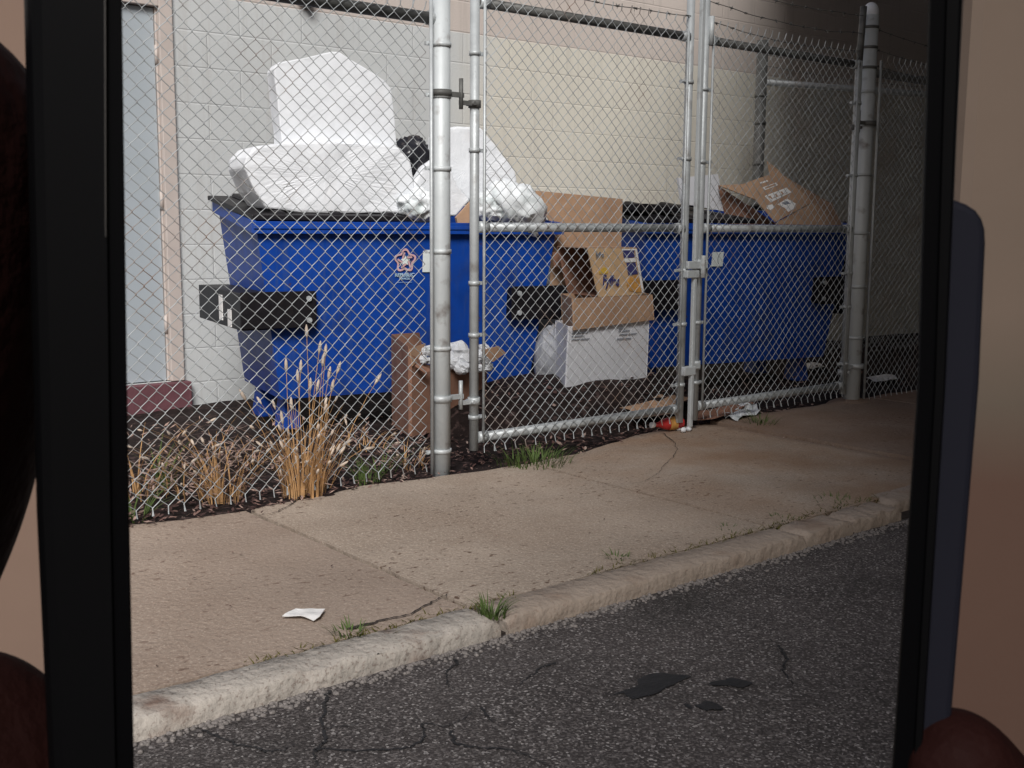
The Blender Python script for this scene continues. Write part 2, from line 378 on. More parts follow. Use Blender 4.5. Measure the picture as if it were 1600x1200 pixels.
for c_ in ([(515,1080),(505,1100),(510,1115),(500,1130),(505,1140),(525,1137),(560,1133)],[(505,1142),(508,1160),(495,1172),(490,1185),(500,1200)],[(318,1143),(345,1155),(372,1166),(400,1170),(415,1177),(440,1175),(460,1165)],
           [(490,1173),(550,1175),(600,1174),(640,1170),(660,1160),(662,1140),(660,1132),(695,1138),(720,1128),(735,1117)],[(712,1033),(715,1040),(697,1050),(700,1070),(706,1080)],[(705,1145),(710,1165),(750,1170),(790,1172),(830,1185),(860,1200)],
           [(750,1108),(760,1120),(768,1130)],[(868,1037),(845,1045),(830,1058),(812,1072)],[(1215,1010),(1230,1030),(1222,1050),(1240,1070)]):
    ribbon([at_z(*p, -.045) for p in c_], .005, 'road_crack', TAR)
def patch(px, name='tar_patch'):
    c = [at_z(*p, -.041) for p in px]; ctr = sum(c, Vector())/len(c); pts = []
    for a, b2 in zip(c, c[1:]+c[:1]):
        for k in range(6):
            p = a.lerp(b2, k/6); pts.append(p+(p-ctr).normalized()*.012*noise.noise(p*40))
    mb = MB(); mb.face(pts); tag(mb.build(name, TAR), kind='structure')
patch([(955,1086),(985,1075),(1005,1055),(1035,1051),(1080,1056),(1050,1070),(1015,1088),(990,1092),(975,1082)])
patch([(1088,1102),(1105,1096),(1125,1099),(1128,1107),(1105,1111)])
patch([(1065,1098),(1076,1099),(1080,1106),(1070,1104)])
patch([(1110,1068),(1140,1058),(1180,1066),(1160,1075),(1135,1072)])
# unseen slab added overhead to darken the right-hand end of the street
dk = MB(); dk.prism([(-3.0,-3.5,3.75),(7.5,5.75,3.75),(40,5.75,3.75),(40,-30,3.75),(-3.0,-30,3.75)], (0,0,.4)); tag(dk.build('shade_slab', mat('dull concrete', (.12,.11,.10), .9)), kind='structure')
# ------------------------------------------------------------------ building
bd = thing('building', 'pale painted concrete block building behind the dumpsters', 'building', (2.6, 6.2, -.12))
x0d, x1d, zt = 1.55, 2.545, 2.105
wl = MB()
wl.box((-5,6.2,-.3),(1.47,6.42,3.9)); wl.box((2.625,6.2,-.3),(16,6.42,3.9)); wl.box((1.47,6.2,2.20),(2.625,6.42,3.9)); wl.box((1.47,6.2,-.3),(2.625,6.42,.02))
wl.build('wall', WALL, bd)
cp = MB(); cp.box((-5.05,6.15,3.903),(16.05,6.47,3.98)); cp.build('coping', FRAMEM, bd)
fr = MB(); fr.box((x1d,6.175,.022),(x1d+.078,6.28,2.19)); fr.box((1.472,6.175,.022),(x0d,6.28,2.19)); fr.box((x0d,6.175,zt),(x1d,6.28,2.19))
fr.box((x1d-.012,6.205,.024),(x1d,6.28,zt)); 
fr.build('door_frame', FRAMEM, bd, .004)
dr = MB(); dr.box((x0d+.004,6.215,.026),(x1d-.015,6.26,zt-.006)); do = dr.build('door', DOORM, bd, .003)
hg = MB()
for z in (.35, 1.05, 1.85): hg.tube([(x1d-.010,6.207,z-.05),(x1d-.010,6.207,z+.05)], .010, 8)
hg.build('hinge', FRAMEM, do)
hn = MB(); hn.tube([(1.66,6.21,1.0),(1.66,6.15,1.0),(1.76,6.15,1.0)], .011, 8); hn.build('handle', GALV, do)
pl = MB(); pl.box((1.0,6.14,-.3),(2.65,6.2,.018)); pl.build('plinth', PLINTH, bd, .006)
la = thing('wall_light', 'small dark bracket light high on the block wall', 'light', (3.42,6.2,2.3))
a = MB(); a.box((3.385,6.10,2.262),(3.475,6.2,2.36)); a.build('housing', DARKST, la, .006)
a = MB(); a.tube([(3.47,6.199,2.215),(3.47,6.14,2.215),(3.45,6.13,2.265)], .013, 8); a.build('arm', DARKST, la)

# ------------------------------------------------------------------ chain link
def chain(mb, A, B, z0, z1, pw=.0525, ph=.050, r=.0018, barbs=True, zb=None):
    A = Vector(A); B = Vector(B); Ld = (B-A).length; d = (B-A)/Ld; nrm = Vector((d.y, -d.x, 0))
    half = pw/2; nw_ = int(Ld/half); rows = int((z1-z0)/(ph/2))
    for k in range(nw_):
        u0 = k*half; path = []
        for q in range(rows+1):
            side = (q+k) % 2; zz = z0+q*ph/2
            u = u0+(half if side else 0); off = .0022*(1 if side == 0 else -1)
            u += .0012*(1 if side else -1)
            sag = .013*noise.noise(Vector((u*2.1, zz*2.1, A.x)))
            base = A+d*(u+.008*noise.noise(Vector((u*3, zz*3, 7)))); 
            p = Vector((base.x, base.y, 0))+nrm*(off+sag)
            hh = ph*.035
            path.append(Vector((p.x, p.y, zz-hh))); path.append(Vector((p.x, p.y, zz+hh)))
        if barbs:
            for s_ in (0, -1):
                e = path[s_].copy(); e.z += (.022 if s_ else -.022); e = e+nrm*.006+d*random.uniform(-.004,.004)
                path.append(e) if s_ else path.insert(0, e)
        i = len(mb.v); nn = 4
        for j, p in enumerate(path):
            for (ca, cbz) in ((1,0),(0,1),(-1,0),(0,-1)):
                t = Vector((0,0,1)); mb.v.append((p.x+r*(ca*d.x*1.25+cbz*nrm.x), p.y+r*(ca*d.y*1.25+cbz*nrm.y), p.z))
        for j in range(len(path)-1):
            for q in range(4):
                mb.f.append((i+j*4+q, i+j*4+(q+1) % 4, i+j*4+4+(q+1) % 4, i+j*4+4+q)); mb.sm.append(True)
def band(x, y, z, r, dirx, name, parent, m_=GALV, h=.011):
    mb = MB(); n_ = 16; mb.tube([(x,y,z-h),(x,y,z+h)], r+.004, n_)
    mb.box((min(x+dirx*r, x+dirx*(r+.035)), y-.006, z-h*.8), (max(x+dirx*r, x+dirx*(r+.035)), y+.006, z+h*.8))
    mb.tube([(x+dirx*(r+.022), y-.020, z),(x+dirx*(r+.022), y+.016, z)], .006, 6)
    return mb.build(name, m_, parent)
def barbed(mb, A, B, seed):
    A = Vector(A); B = Vector(B); d = (B-A).normalized(); N = 30; pth = []
    for k in range(N+1):
        t = k/N; p = A.lerp(B, t); p.z -= .03*math.sin(math.pi*t)*(B-A).length/1.3; p.z += .006*noise.noise(Vector((t*6, seed, 0))); pth.append(p)
    mb.tube(pth, .0018, 4)
    s_ = .05; Ld = (B-A).length
    while s_ < Ld:
        k = min(N-1, int(s_/Ld*N)); p = pth[k].lerp(pth[k+1], s_/Ld*N-k)
        for q in range(4):
            v = Vector((random.uniform(-1,1), random.uniform(-1,1), random.uniform(-1,1))).normalized()*.013
            mb.tube([p-v*.4, p+v], .0013, 3)
        mb.tube([p-d*.007, p+d*.007], .004, 5)
        s_ += random.uniform(.09, .12)
FY = 3.4
# left fence run with its big terminal post
lf = thing('chain_link_fence', 'silver chain link fence left of the gates, ending at the thick pale post', 'fence', (2.445, FY, 0))
a = MB(); a.tube([(2.445,FY-.01,-.3),(2.445,FY-.01,2.02)], .0345, 24); a.build('post', POSTP, lf)
a = MB(); a.blob((2.445,FY-.01,2.03), (.04,.04,.035), 0, 1, 0, 10, False); a.build('post_cap', POSTP, lf)
a = MB(); a.tube([(.0,FY,1.66),(2.40,FY,1.66)], .021, 14); a.build('top_rail', DARKST, lf)
a = MB(); a.tube([(2.395,FY,1.66),(2.42,FY,1.66)], .026, 12); a.build('rail_end', GALV, lf)
a = MB(); chain(a, (.0,FY-.027,0), (2.385,FY-.027,0), .035, 1.70); a.build('wire_mesh', WIRE, lf)
a = MB(); a.tube([(2.388,FY-.03,.0),(2.388,FY-.03,1.72)], .007, 8); a.build('tension_bar', GALV, lf)
for z in (.08,.47,.83,1.13,1.39,1.57): band(2.445, FY-.01, z, .0345, -1, 'tension_band', lf, POSTP, .008)
a = MB(); a.tube([(.0,FY,-.3),(.0,FY,1.75)], .03, 16); a.build('post', GALV, lf)

def gate(x0, x1, hinge_side, label):
    g = thing('chain_link_gate', label, 'gate', ((x0+x1)/2, FY, 0), 0, 'double chain link gates')
    zt_, zm_, zb_ = 1.742, .92, .108
    hi = 1.742 if hinge_side < 0 else 1.75
    for x in (x0, x1):
        inner = 1 if x == x0 else -1
        st = MB(); top = zt_+.02 if (x == (x0 if hinge_side < 0 else x1)) else 2.05
        bot = .06 if (x == (x0 if hinge_side < 0 else x1)) else .045
        st.tube([(x,FY,bot),(x,FY,top)], .018, 14); s_ = st.build('stile', GALV, g)
        a = MB(); a.tube([(x+inner*.032,FY-.02,.09),(x+inner*.032,FY-.02,zt_+.02)], .006, 6); a.build('tension_bar', GALV, g)
        for z in (.2,.52,.72,1.2,1.55): band(x, FY, z+random.uniform(-.03,.03), .018, inner, 'tension_band', g, GALV, .008)
    for z, m_ in ((zt_, DARKST), (zm_, GALV), (zb_, GALV)):
        a = MB(); a.tube([(x0+.015,FY,z),(x1-.015,FY,z)], .0185, 14); a.build('rail', m_, g)
        a = MB(); a.tube([(x0+.016,FY,z),(x0+.06,FY,z)], .0225, 12); a.build('rail_end', GALV, g)
        a = MB(); a.tube([(x1-.06,FY,z),(x1-.016,FY,z)], .0225, 12); a.build('rail_end', GALV, g)
    a = MB(); chain(a, (x0+.032,FY-.022,0), (x1-.03,FY-.022,0), .075, 1.80); a.build('wire_mesh', WIRE, g)
    return g
g1 = gate(2.607, 3.785, -1, 'left gate leaf, hung on the thick pale post beside the torn carton of foam')
g2 = gate(3.885, 5.055, 1, 'right gate leaf in front of the farther dumpster')
def hinge(g, xp, xs_, z, y=FY):
    m_ = DARKST if z > 1 else GALV
    a = MB(); d = 1 if xs_ > xp else -1
    a.tube([(xp,y-.01,z-.012),(xp,y-.01,z+.012)], .040, 18); a.box((min(xp, xp+d*.1),y-.018,z-.009),(max(xp, xp+d*.1),y-.006,z+.009))
    a.tube([(xp+d*.09,y-.012,z-.05),(xp+d*.09,y-.012,z+.06)], .008, 8); a.tube([(xs_,y,z-.04),(xs_,y,z-.012)], .024, 14)
    a.box((min(xs_, xp+d*.085),y-.016,z-.034),(max(xs_, xp+d*.085),y-.004,z-.018)); a.tube([(xs_-d*.02,y-.03,z-.026),(xs_-d*.02,y+.02,z-.026)], .008, 6)
    a.build('hinge', m_, g)
hinge(g1, 2.445, 2.607, .28); hinge(g1, 2.445, 2.607, 1.40)
hinge(g2, 5.165, 5.055, .20, FY+.01); hinge(g2, 5.165, 5.055, 1.46, FY+.01)
a = MB(); a.box((3.822,FY-.034,.02),(3.842,FY-.014,1.98)); a.build('drop_rod', POSTP, g1, .004)
a = MB(); a.box((3.775,FY-.036,.26),(3.85,FY+.0,.30)); a.build('latch', POSTP, g1, .004)
a = MB(); a.box((3.77,FY-.04,.70),(3.85,FY+.0,.735)); a.box((3.77,FY-.045,.74),(3.90,FY-.025,.775)); a.tube([(3.86,FY-.05,.70),(3.86,FY-.05,.80)], .012, 8)
a.build('latch', POSTP, g1, .004)
for zz in (.30, .76): 
    a = MB(); a.tube([(3.885,FY,zz-.02),(3.885,FY,zz+.02)], .023, 14); a.box((3.84,FY-.03,zz-.012),(3.885,FY-.016,zz+.012)); a.build('latch_catch', POSTP, g2)
a = MB(); a.tube([(3.895,FY-.025,1.72),(3.895,FY-.025,1.84)], .012, 8); a.build('gate_stop', POSTP, g2)
a = MB(); barbed(a, (2.45,FY-.012,1.97), (3.79,FY-.012,1.99), 1); barbed(a, (2.45,FY-.012,1.865), (3.79,FY-.012,1.83), 2); a.build('barbed_wire', DARKST, g1)
a = MB(); 
for q, (za, zb_) in enumerate(((1.985,1.985),(1.895,1.895),(1.81,1.81))): barbed(a, (3.89,FY-.012,za+.01), (5.07,FY-.012,zb_), q+3)
a.build('barbed_wire', DARKST, g2)
a = MB(); a.tube([(5.055,FY,1.74),(5.07,FY,2.03)], .017, 12); a.build('wire_arm', DARKST, g2)
# right fence run
rf = thing('chain_link_fence', 'chain link fence right of the gates, from the white capped post on its concrete footing', 'fence', (5.165, 3.42, 0))
a = MB(); a.tube([(5.165,3.42,-.3),(5.165,3.42,2.0)], .042, 24); a.build('post', POSTP, rf)
a = MB(); a.blob((5.165,3.42,2.015), (.040,.040,.05), 0, 1, 0, 12, False); a.build('post_cap', FOAM, rf)
a = MB(); a.blob((5.165,3.42,-.01), (.15,.12,.035), .1, 2, 3, 14, False); a.build('footing', CONC, rf)
a = MB(); a.tube([(5.2,3.42,1.72),(7.4,3.42,1.72)], .021, 14); a.build('top_rail', DARKST, rf)
a = MB(); chain(a, (5.24,3.395,0), (7.4,3.395,0), .035, 1.79); a.build('wire_mesh', WIRE, rf)
a = MB(); a.tube([(5.235,3.39,.02),(5.235,3.39,1.78)], .007, 8); a.build('tension_bar', GALV, rf)
for z in (.35,.62,.9,1.2,1.45,1.62): band(5.165, 3.42, z, .042, 1, 'tension_band', rf, GALV, .008)
for z in (1.74,1.84,1.94):
    a = MB(); a.tube([(5.165,3.42,z-.007),(5.165,3.42,z+.007)], .0448, 18); a.build('wire_clamp', DARKST, rf)
a = MB()
for q, z in enumerate((1.94,1.84,1.76)): barbed(a, (5.2,3.42,z), (7.4,3.42,z-.01), q+9)
a.build('barbed_wire', DARKST, rf)
a = MB(); a.tube([(7.42,3.42,-.3),(7.42,3.42,1.8)], .03, 14); a.build('post', GALV, rf)
# the fence behind
bf = thing('chain_link_fence', 'dull grey chain link fence running off behind the farther dumpster', 'fence', (6.89,5.47,-.1))
P0 = Vector((6.89,5.47,0)); P1 = Vector((9.6,4.80,0)); dd = (P1-P0).normalized()
a = MB(); a.tube([P0+Vector((0,0,-.3)), P0+Vector((0,0,2.3))], .042, 18); a.build('post', DARKST, bf)
a = MB(); a.tube([P1+Vector((0,0,-.3)), P1+Vector((0,0,2.3))], .042, 18); a.build('post', DARKST, bf)
a = MB(); a.tube([P0+Vector((0,0,2.0)), P1+Vector((0,0,2.0))], .024, 12); a.build('top_rail', GALV, bf)
a = MB(); chain(a, P0+dd*.06, P1-dd*.05, -.05, 2.06); a.build('wire_mesh', WIRE, bf)
a = MB()
for q, z in enumerate((2.12,2.2)): barbed(a, P0+Vector((0,0,z)), P1+Vector((0,0,z)), q+15)
a.build('barbed_wire', DARKST, bf)
for z in (.4,.8,1.1,1.4,1.7,1.9):
    a = MB(); a.tube([P0+Vector((0,0,z-.012)), P0+Vector((0,0,z+.012))], .047, 14); a.build('tension_band', DARKST, bf)

# ------------------------------------------------------------------ dumpsters
RZ = R_(-11); DL, DD = 1.585, .81
def fy(z): return .075*(1-(z-.155)/(.985-.155))**1 if z < .985 else 0
def make_dumpster(label):
    D = thing('dumpster', label, 'dumpster', (2.35, 4.69, -.052), RZ, 'blue dumpsters behind the fence')
    zt_, zb_, zk = .985, .155, 1.085
    t = .02
    a = MB()                                       # shell: outer and inner walls joined over the lip, and a bottom
    O = [(0,0,zt_),(DL,0,zt_),(DL-.03,DD,zk),(.03,DD,zk)]; Bm = [(.12,.075,zb_),(DL-.12,.075,zb_),(DL-.14,DD-.03,zb_),(.14,DD-.03,zb_)]
    I = [(t,t,zt_),(DL-t,t,zt_),(DL-.03-t,DD-t,zk),(.03+t,DD-t,zk)]; J = [(.14,.1,zb_+.02),(DL-.14,.1,zb_+.02),(DL-.16,DD-.05,zb_+.02),(.16,DD-.05,zb_+.02)]
    for k in range(4):
        q = (k+1) % 4
        a.face([Bm[k],Bm[q],O[q],O[k]]); a.face([I[k],I[q],J[q],J[k]]); a.face([O[k],O[q],I[q],I[k]])
    a.face(Bm[::-1]); a.face(J); local(a.build('body', BLUE, None, .012, 2), D)
    a = MB()                                       # rolled lip
    a.box((-.022,-.030,zt_-.052),(DL+.022,-.003,zt_+.004)); a.box((-.018,-.036,zt_-.030),(DL+.018,-.031,zt_-.014))
    a.hexa([(-.026,-.028,zt_-.05),(-.003,-.028,zt_-.05),(.026,DD,zk-.05),(.003,DD,zk-.05),(-.026,-.028,zt_+.006),(-.003,-.028,zt_+.006),(.026,DD,zk+.004),(.003,DD,zk+.004)])
    a.hexa([(DL+.003,-.028,zt_-.05),(DL+.026,-.028,zt_-.05),(DL-.003,DD,zk-.05),(DL-.026,DD,zk-.05),(DL+.003,-.028,zt_+.006),(DL+.026,-.028,zt_+.006),(DL-.003,DD,zk+.004),(DL-.026,DD,zk+.004)])
    local(a.build('rim', BLUE, None, .006, 2), D)
    for s_ in (0, 1):
        X = (lambda v: v) if s_ == 0 else (lambda v: DL-v)
        a = MB()                                   # sleeve: four plates round an open fork slot
        for (xa, xb, za, zb2) in ((-.075,.07,.495,.503),(-.075,.07,.657,.665),(-.083,-.075,.495,.665)):
            a.box((min(X(xa),X(xb)),-.012,za),(max(X(xa),X(xb)),DD-.02,zb2))
        p_ = local(a.build('fork_pocket', BLACKS, None, .003, 1), D)
        a = MB(); a.box((min(X(-.083),X(.27)),-.022,.50),(max(X(-.083),X(.27)),-.013,.67)); a.box((min(X(.26),X(.275)),-.02,.505),(max(X(.26),X(.275)),.05,.665))
        q = local(a.build('front_plate', BLACKS, None, .003, 1), p_)
        for z in (.535, .635):
            a = MB(); a.tube([(X(.235),-.034,z),(X(.235),-.022,z)], .013, 8); local(a.build('bolt', GALV), p_)
        for ya in (.16, .56):
            a = MB(); x0_, x1_ = min(X(.15),X(.25)), max(X(.15),X(.25))
            a.hexa([(x0_,ya,-.01),(x1_,ya,-.01),(x1_,ya+.14,-.01),(x0_,ya+.14,-.01),(x0_+.018,ya+.02,.158),(x1_-.018,ya+.02,.158),(x1_-.018,ya+.12,.158),(x0_+.018,ya+.12,.158)])
            local(a.build('foot', BLUE, None, .008, 2), D)
    a = MB()                                       # left lid lying closed
    def lid(x0, x1, lift=0):
        a.hexa([(x0,-.015,zt_+.008+lift),(x1,-.015,zt_+.008+lift),(x1,DD,zk+.01),(x0,DD,zk+.01),(x0,-.015,zt_+.034+lift),(x1,-.015,zt_+.034+lift),(x1,DD,zk+.034),(x0,DD,zk+.034)])
        for k in range(3):
            xx = x0+(x1-x0)*(k+.5)/3
            a.hexa([(xx-.03,.0,zt_+.034+lift),(xx+.03,.0,zt_+.034+lift),(xx+.03,DD-.05,zk+.03),(xx-.03,DD-.05,zk+.03),(xx-.02,.01,zt_+.05+lift),(xx+.02,.01,zt_+.05+lift),(xx+.02,DD-.06,zk+.046),(xx-.02,DD-.06,zk+.046)])
    lid(-.02, .80); local(a.build('lid', BLACKP, None, .005, 2), D)
    a = MB(); a.tube([(.0,DD+.02,zk+.02),(DL,DD+.02,zk+.02)], .014, 10); local(a.build('hinge_bar', BLACKS), D)
    a = MB()                                       # right lid thrown back behind
    a.hexa([(.82,DD+.05,.32),(DL,DD+.05,.32),(DL,DD+.075,.32),(.82,DD+.075,.32),(.82,DD+.03,zk),(DL,DD+.03,zk),(DL,DD+.055,zk),(.82,DD+.055,zk)])
    local(a.build('lid', BLACKP, None, .005, 2), D)
    return D
D1 = make_dumpster('blue dumpster with a star logo, piled with white foam, left of the stacked boxes')
D2 = copy_tree(D1); D2.location = (4.62, 4.45, -.047)
D2['label'] = 'blue dumpster in deep shade behind the right gate leaf, holding a printed carton'
a = MB(); a.hexa([(DL+.05,-.02,.42),(DL+.075,-.02,.42),(DL+.075,.34,.42),(DL+.05,.34,.42),(DL+.03,-.02,1.0),(DL+.055,-.02,1.0),(DL+.055,.34,1.04),(DL+.03,.34,1.04)])
local(a.build('side_flap', BLACKP, None, .005, 2), D2)
def on_front(D, u, z, r=0.0):                      # matrix of a flat mark on the front of a dumpster
    y = fy(z)-.006
    return Matrix.Translation((u, y, z)) @ Matrix.Rotation(R_(90)+math.atan(.09), 4, 'X')
def text_mesh(txt, size, M, name, m_, parent, depth=.0006, sx=1.0):
    cu = bpy.data.curves.new('txt', 'FONT'); cu.body = txt; cu.size = size; cu.align_x = 'CENTER'; cu.align_y = 'CENTER'; cu.extrude = depth; cu.offset = size*.03
    o = bpy.data.objects.new('txt', cu); COL.objects.link(o)
    dg = bpy.context.evaluated_depsgraph_get(); me = bpy.data.meshes.new_from_object(o.evaluated_get(dg))
    COL.objects.unlink(o); bpy.data.objects.remove(o)
    me.transform(M @ Matrix.Diagonal((sx,1,1,1))); me.materials.clear(); me.materials.append(m_)
    q = bpy.data.objects.new(name, me); COL.objects.link(q)
    if parent is not None: q.parent = parent
    return q
def ring2d(pts, wd, h, M, mb):                     # closed band following pts
    n_ = len(pts); C_ = Vector((sum(p[0] for p in pts)/n_, sum(p[1] for p in pts)/n_))
    for k in range(n_):
        p, q = Vector(pts[k]), Vector(pts[(k+1) % n_])
        pi, qi = p+(C_-p).normalized()*wd, q+(C_-q).normalized()*wd
        mb.prism([M @ Vector((*v, 0)) for v in (p, q, qi, pi)], (M.to_3x3() @ Vector((0,0,h))))
Mlogo = on_front(D1, .735, .805)
a = MB(); star = []
for k in range(60):
    t_ = 2*math.pi*k/60+math.pi/2; star.append((.052*math.cos(t_)*(1+.16*math.cos(5*(t_-math.pi/2))), .052*math.sin(t_)*(1+.16*math.cos(5*(t_-math.pi/2)))))
ring2d(star, .011, .001, Mlogo, a)
for k in range(5):
    t_ = 2*math.pi*k/5+math.pi/2+.12; p = Vector((.040*math.cos(t_), .040*math.sin(t_))); q = Vector((.016*math.cos(t_+.9), .016*math.sin(t_+.9))); e = (q-p).normalized(); nn = Vector((-e.y, e.x))*.0045
    a.prism([Mlogo @ Vector((*v, .0003)) for v in (p+nn, q+nn, q-nn, p-nn)], Mlogo.to_3x3() @ Vector((0,0,.001)))
lg = local(a.build('logo', PINK), D1)
a = MB(); s5 = []
for k in range(10):
    t_ = math.pi*k/5+math.pi/2; rr = .026 if k % 2 == 0 else .012; s5.append(Mlogo @ Vector((rr*math.cos(t_), rr*math.sin(t_), .0016)))
a.prism(s5, Mlogo.to_3x3() @ Vector((0,0,.0008))); local(a.build('star', WHITEP), lg)
text_mesh('REPUBLIC', .024, on_front(D1, .735, .735), 'lettering', LTBLUE, lg)
text_mesh('SERVICES', .014, on_front(D1, .735, .717), 'lettering', LTBLUE, lg)
text_mesh('___________', .014, on_front(D1, .735, .705), 'underline', LTBLUE, lg)
def sticker(D, u, z, w_, h_):
    M = on_front(D, u, z); a = MB(); a.prism([M @ Vector(v) for v in ((-w_,-h_,0),(w_,-h_,0),(w_,h_,0),(-w_,h_,0))], M.to_3x3() @ Vector((0,0,.001)))
    s_ = local(a.build('sticker', WHITEP), D)
    a = MB(); arc = [(.6*w_*math.cos(t_)+w_*.6, .9*h_*math.sin(t_)) for t_ in [math.pi*.55+math.pi*.9*k/10 for k in range(11)]]
    for p, q in zip(arc, arc[1:]):
        a.prism([M @ Vector(v) for v in ((p[0],p[1],.0013),(q[0],q[1],.0013),(q[0]+.004,q[1],.0013),(p[0]+.004,p[1],.0013))], M.to_3x3() @ Vector((0,0,.0006)))
    local(a.build('emblem', INK), s_)
sticker(D1, .868, .80, .040, .052); sticker(D2, .535, .785, .042, .042)
# scraps of white tape on the left pocket
a = MB(); a.box((-.088,.30,.52),(-.084,.36,.64)); a.box((-.088,.14,.50),(-.084,.20,.58)); local(a.build('tape', PAPER), D1)

# ------------------------------------------------------------------ rubbish on and beside the dumpsters
def slabpx(px, Y, k, thick, name, m_, parent, bevel=.0, seg=2, dirv=None):
    a = MB(); a.prism([at_y(*p, Y, k) for p in px], dirv or Vector((.19,.98,0))*thick); return a.build(name, m_, parent, bevel, seg)
FTEX = bpy.data.textures.new('dents', 'CLOUDS'); FTEX.noise_scale = .15; FTEX.noise_depth = 3
def rough_up(o, k=.02, lv=4):
    q = o.modifiers.new('sub', 'SUBSURF'); q.subdivision_type = 'SIMPLE'; q.levels = q.render_levels = lv
    q = o.modifiers.new('dents', 'DISPLACE'); q.texture = FTEX; q.strength = k; q.mid_level = .5
def flatthing(name, label, cat, px, Y, k, thick, m_, bevel=.0, group=None, seg=2, dirv=None):
    o = slabpx(px, Y, k, thick, name, m_, None, bevel, seg, dirv); return tag(o, label, cat, group)
K = -.194
def YK(p): return p-K*0
# plane through the front of D1 : y = 4.69+.194*2.35 -.194x
Y1 = 4.69+.194*2.35
o = flatthing('foam_block', 'wide low white foam block lying on the closed black lid', 'foam', [(381,262),(384,246),(400,229),(440,224),(520,221),(600,226),(626,230),(642,250),(648,300),(645,333),(560,334),(470,331),(418,326),(399,300)], Y1+.06, K, .30, FOAM, .010); rough_up(o, .024)
o = flatthing('foam_block', 'tall upright white foam block with a sloping top', 'foam', [(441,228),(434,160),(428,108),(436,98),(520,80),(530,81),(600,124),(612,138),(616,180),(622,236),(560,240)], Y1+.16, K, .13, FOAM, .006); rough_up(o, .012)
o = flatthing('foam_sheet', 'leaning white foam sheet behind the thick pale post', 'foam', [(668,262),(676,215),(690,200),(716,197),(752,200),(772,222),(806,268),(808,284),(780,318),(738,322),(716,296),(700,330),(650,340)], Y1+.2, K, .07, FOAM, .012); rough_up(o, .02)
o = flatthing('foam_sheet', 'grey shaded foam board propped between black bag and post', 'foam', [(640,300),(660,262),(690,240),(715,290),(735,312),(714,338),(650,338)], Y1+.06, K, .05, FOAM, .01); rough_up(o, .02)
def bag(name, label, px, Y, k, r, m_, seed, amp=.3, freq=2.6, rot=None, sub=28):
    c = at_y(*px, Y, k); a = MB(); a.blob(c, r, amp, freq, seed, sub, True, rot)
    return tag(a.build(name, m_), label, 'bag')
bag('trash_bag', 'knotted black bag wedged beside the white foam', (638,250), Y1+.3, K, (.12,.12,.11), BBAG, 4, .35)
bag('trash_bag', 'crumpled white plastic bag hanging over the rim right of the post', (806,324), Y1+.02, K, (.17,.12,.115), WBAG, 2, .42, 4.2, Matrix.Rotation(R_(28),3,'Y'), 22)
bag('trash_bag', 'small white bag squeezed under the propped foam board', (655,322), Y1+.02, K, (.10,.09,.075), WBAG, 6, .45, 3.4)
bag('trash_bag', 'grey white bag slumped right beside the gate hinge side', (765,325), Y1+.05, K, (.09,.1,.08), WBAG, 9, .5, 3.6)
a = MB(); a.blob(at_y(628,287,Y1+.12,K), (.022,.02,.028), .3, 2, 1, 10); tag(a.build('yellow_scrap', YELLOW), 'tiny yellow scrap tucked below the black bag', 'scrap')
flatthing('cardboard_piece', 'small folded brown cardboard wedge between post and gate', 'cardboard', [(713,340),(742,308),(748,353),(716,352)], Y1+.0, K, .02, CARD, .0)
# tall sheet leaning in the gap
cs = thing('cardboard_sheet', 'tall brown cardboard sheet standing between the two dumpsters', 'cardboard', at_y(915,410,4.42))
slabpx([(850,299),(973,311),(968,470),(930,470),(858,470),(864,352),(848,330)], 4.46, 0, .006, 'panel', CARD, cs)
slabpx([(864,394),(930,388),(916,394),(866,418)], 4.40, 0, .006, 'flap', CARDR, cs)
slabpx([(816,297),(850,299),(849,334),(836,332)], 4.50, 0, .006, 'flap', CARD, cs)
a = MB(); a.box((4.13,5.02,-.08),(4.66,5.035,.86)); tag(a.build('gap_infill', mat('dark infill', (.13,.13,.145), .8, 0, .12, 9)), 'added dark infill standing in the gap between the two dumpsters', 'board')  # sheet added to darken the gap where pale wall would show through
# fruit carton with its open end to the left
ck = thing('fruit_carton', 'open fruit carton with navy lettering lying on the brown shallow box', 'box', at_y(960,462,4.05))
F0 = [at_y(*p, 4.04) for p in ((918,388),(994,388),(1006,460),(935,464))]
back = Vector((.07,.30,.0)); th = .005
bk = [p+back for p in F0]
def panel(q, name, m_, parent, t_=.005):
    nn = (q[1]-q[0]).cross(q[2]-q[0]).normalized()*t_; a = MB(); a.prism(q, nn); return a.build(name, m_, parent)
CARDY = mat('yellowish cardboard', (.56,.38,.22), .8, 0, .07, 18, .06, 140, spec=.2)
fp = panel(F0, 'front_panel', CARDY, ck); panel([F0[0], F0[1], bk[1], bk[0]], 'top_panel', CARD, ck); panel([F0[3], F0[2], bk[2], bk[3]], 'bottom_panel', CARDR, ck)
panel(bk, 'back_panel', CARDR, ck); panel([F0[1], F0[2], bk[2], bk[1]], 'side_panel', CARD, ck)
def mark(px, name, m_, parent, Y=4.04, lift=.004):
    a = MB(); a.prism([at_y(*p, Y)-Vector((0,lift,0)) for p in px], (0,.0012,0)); return a.build(name, m_, parent)
mark([(972,391),(990,391),(991,402),(974,403)], 'print', NAVY, fp); mark([(978,411),(992,410),(996,428),(981,430)], 'print', NAVY, fp)
mark([(981,437),(986,432),(994,430),(999,440),(1003,455),(994,457),(983,454),(978,445)], 'print', ORANGE, fp)
mark([(970,389),(994,389),(994,391),(972,391)], 'print', PAPER, fp, lift=.0045); mark([(974,404),(992,403),(993,409),(976,410)], 'print', PAPER, fp); mark([(991,390),(994,390),(1005,457),(1002,458)], 'print', PAPER, fp, lift=.006)
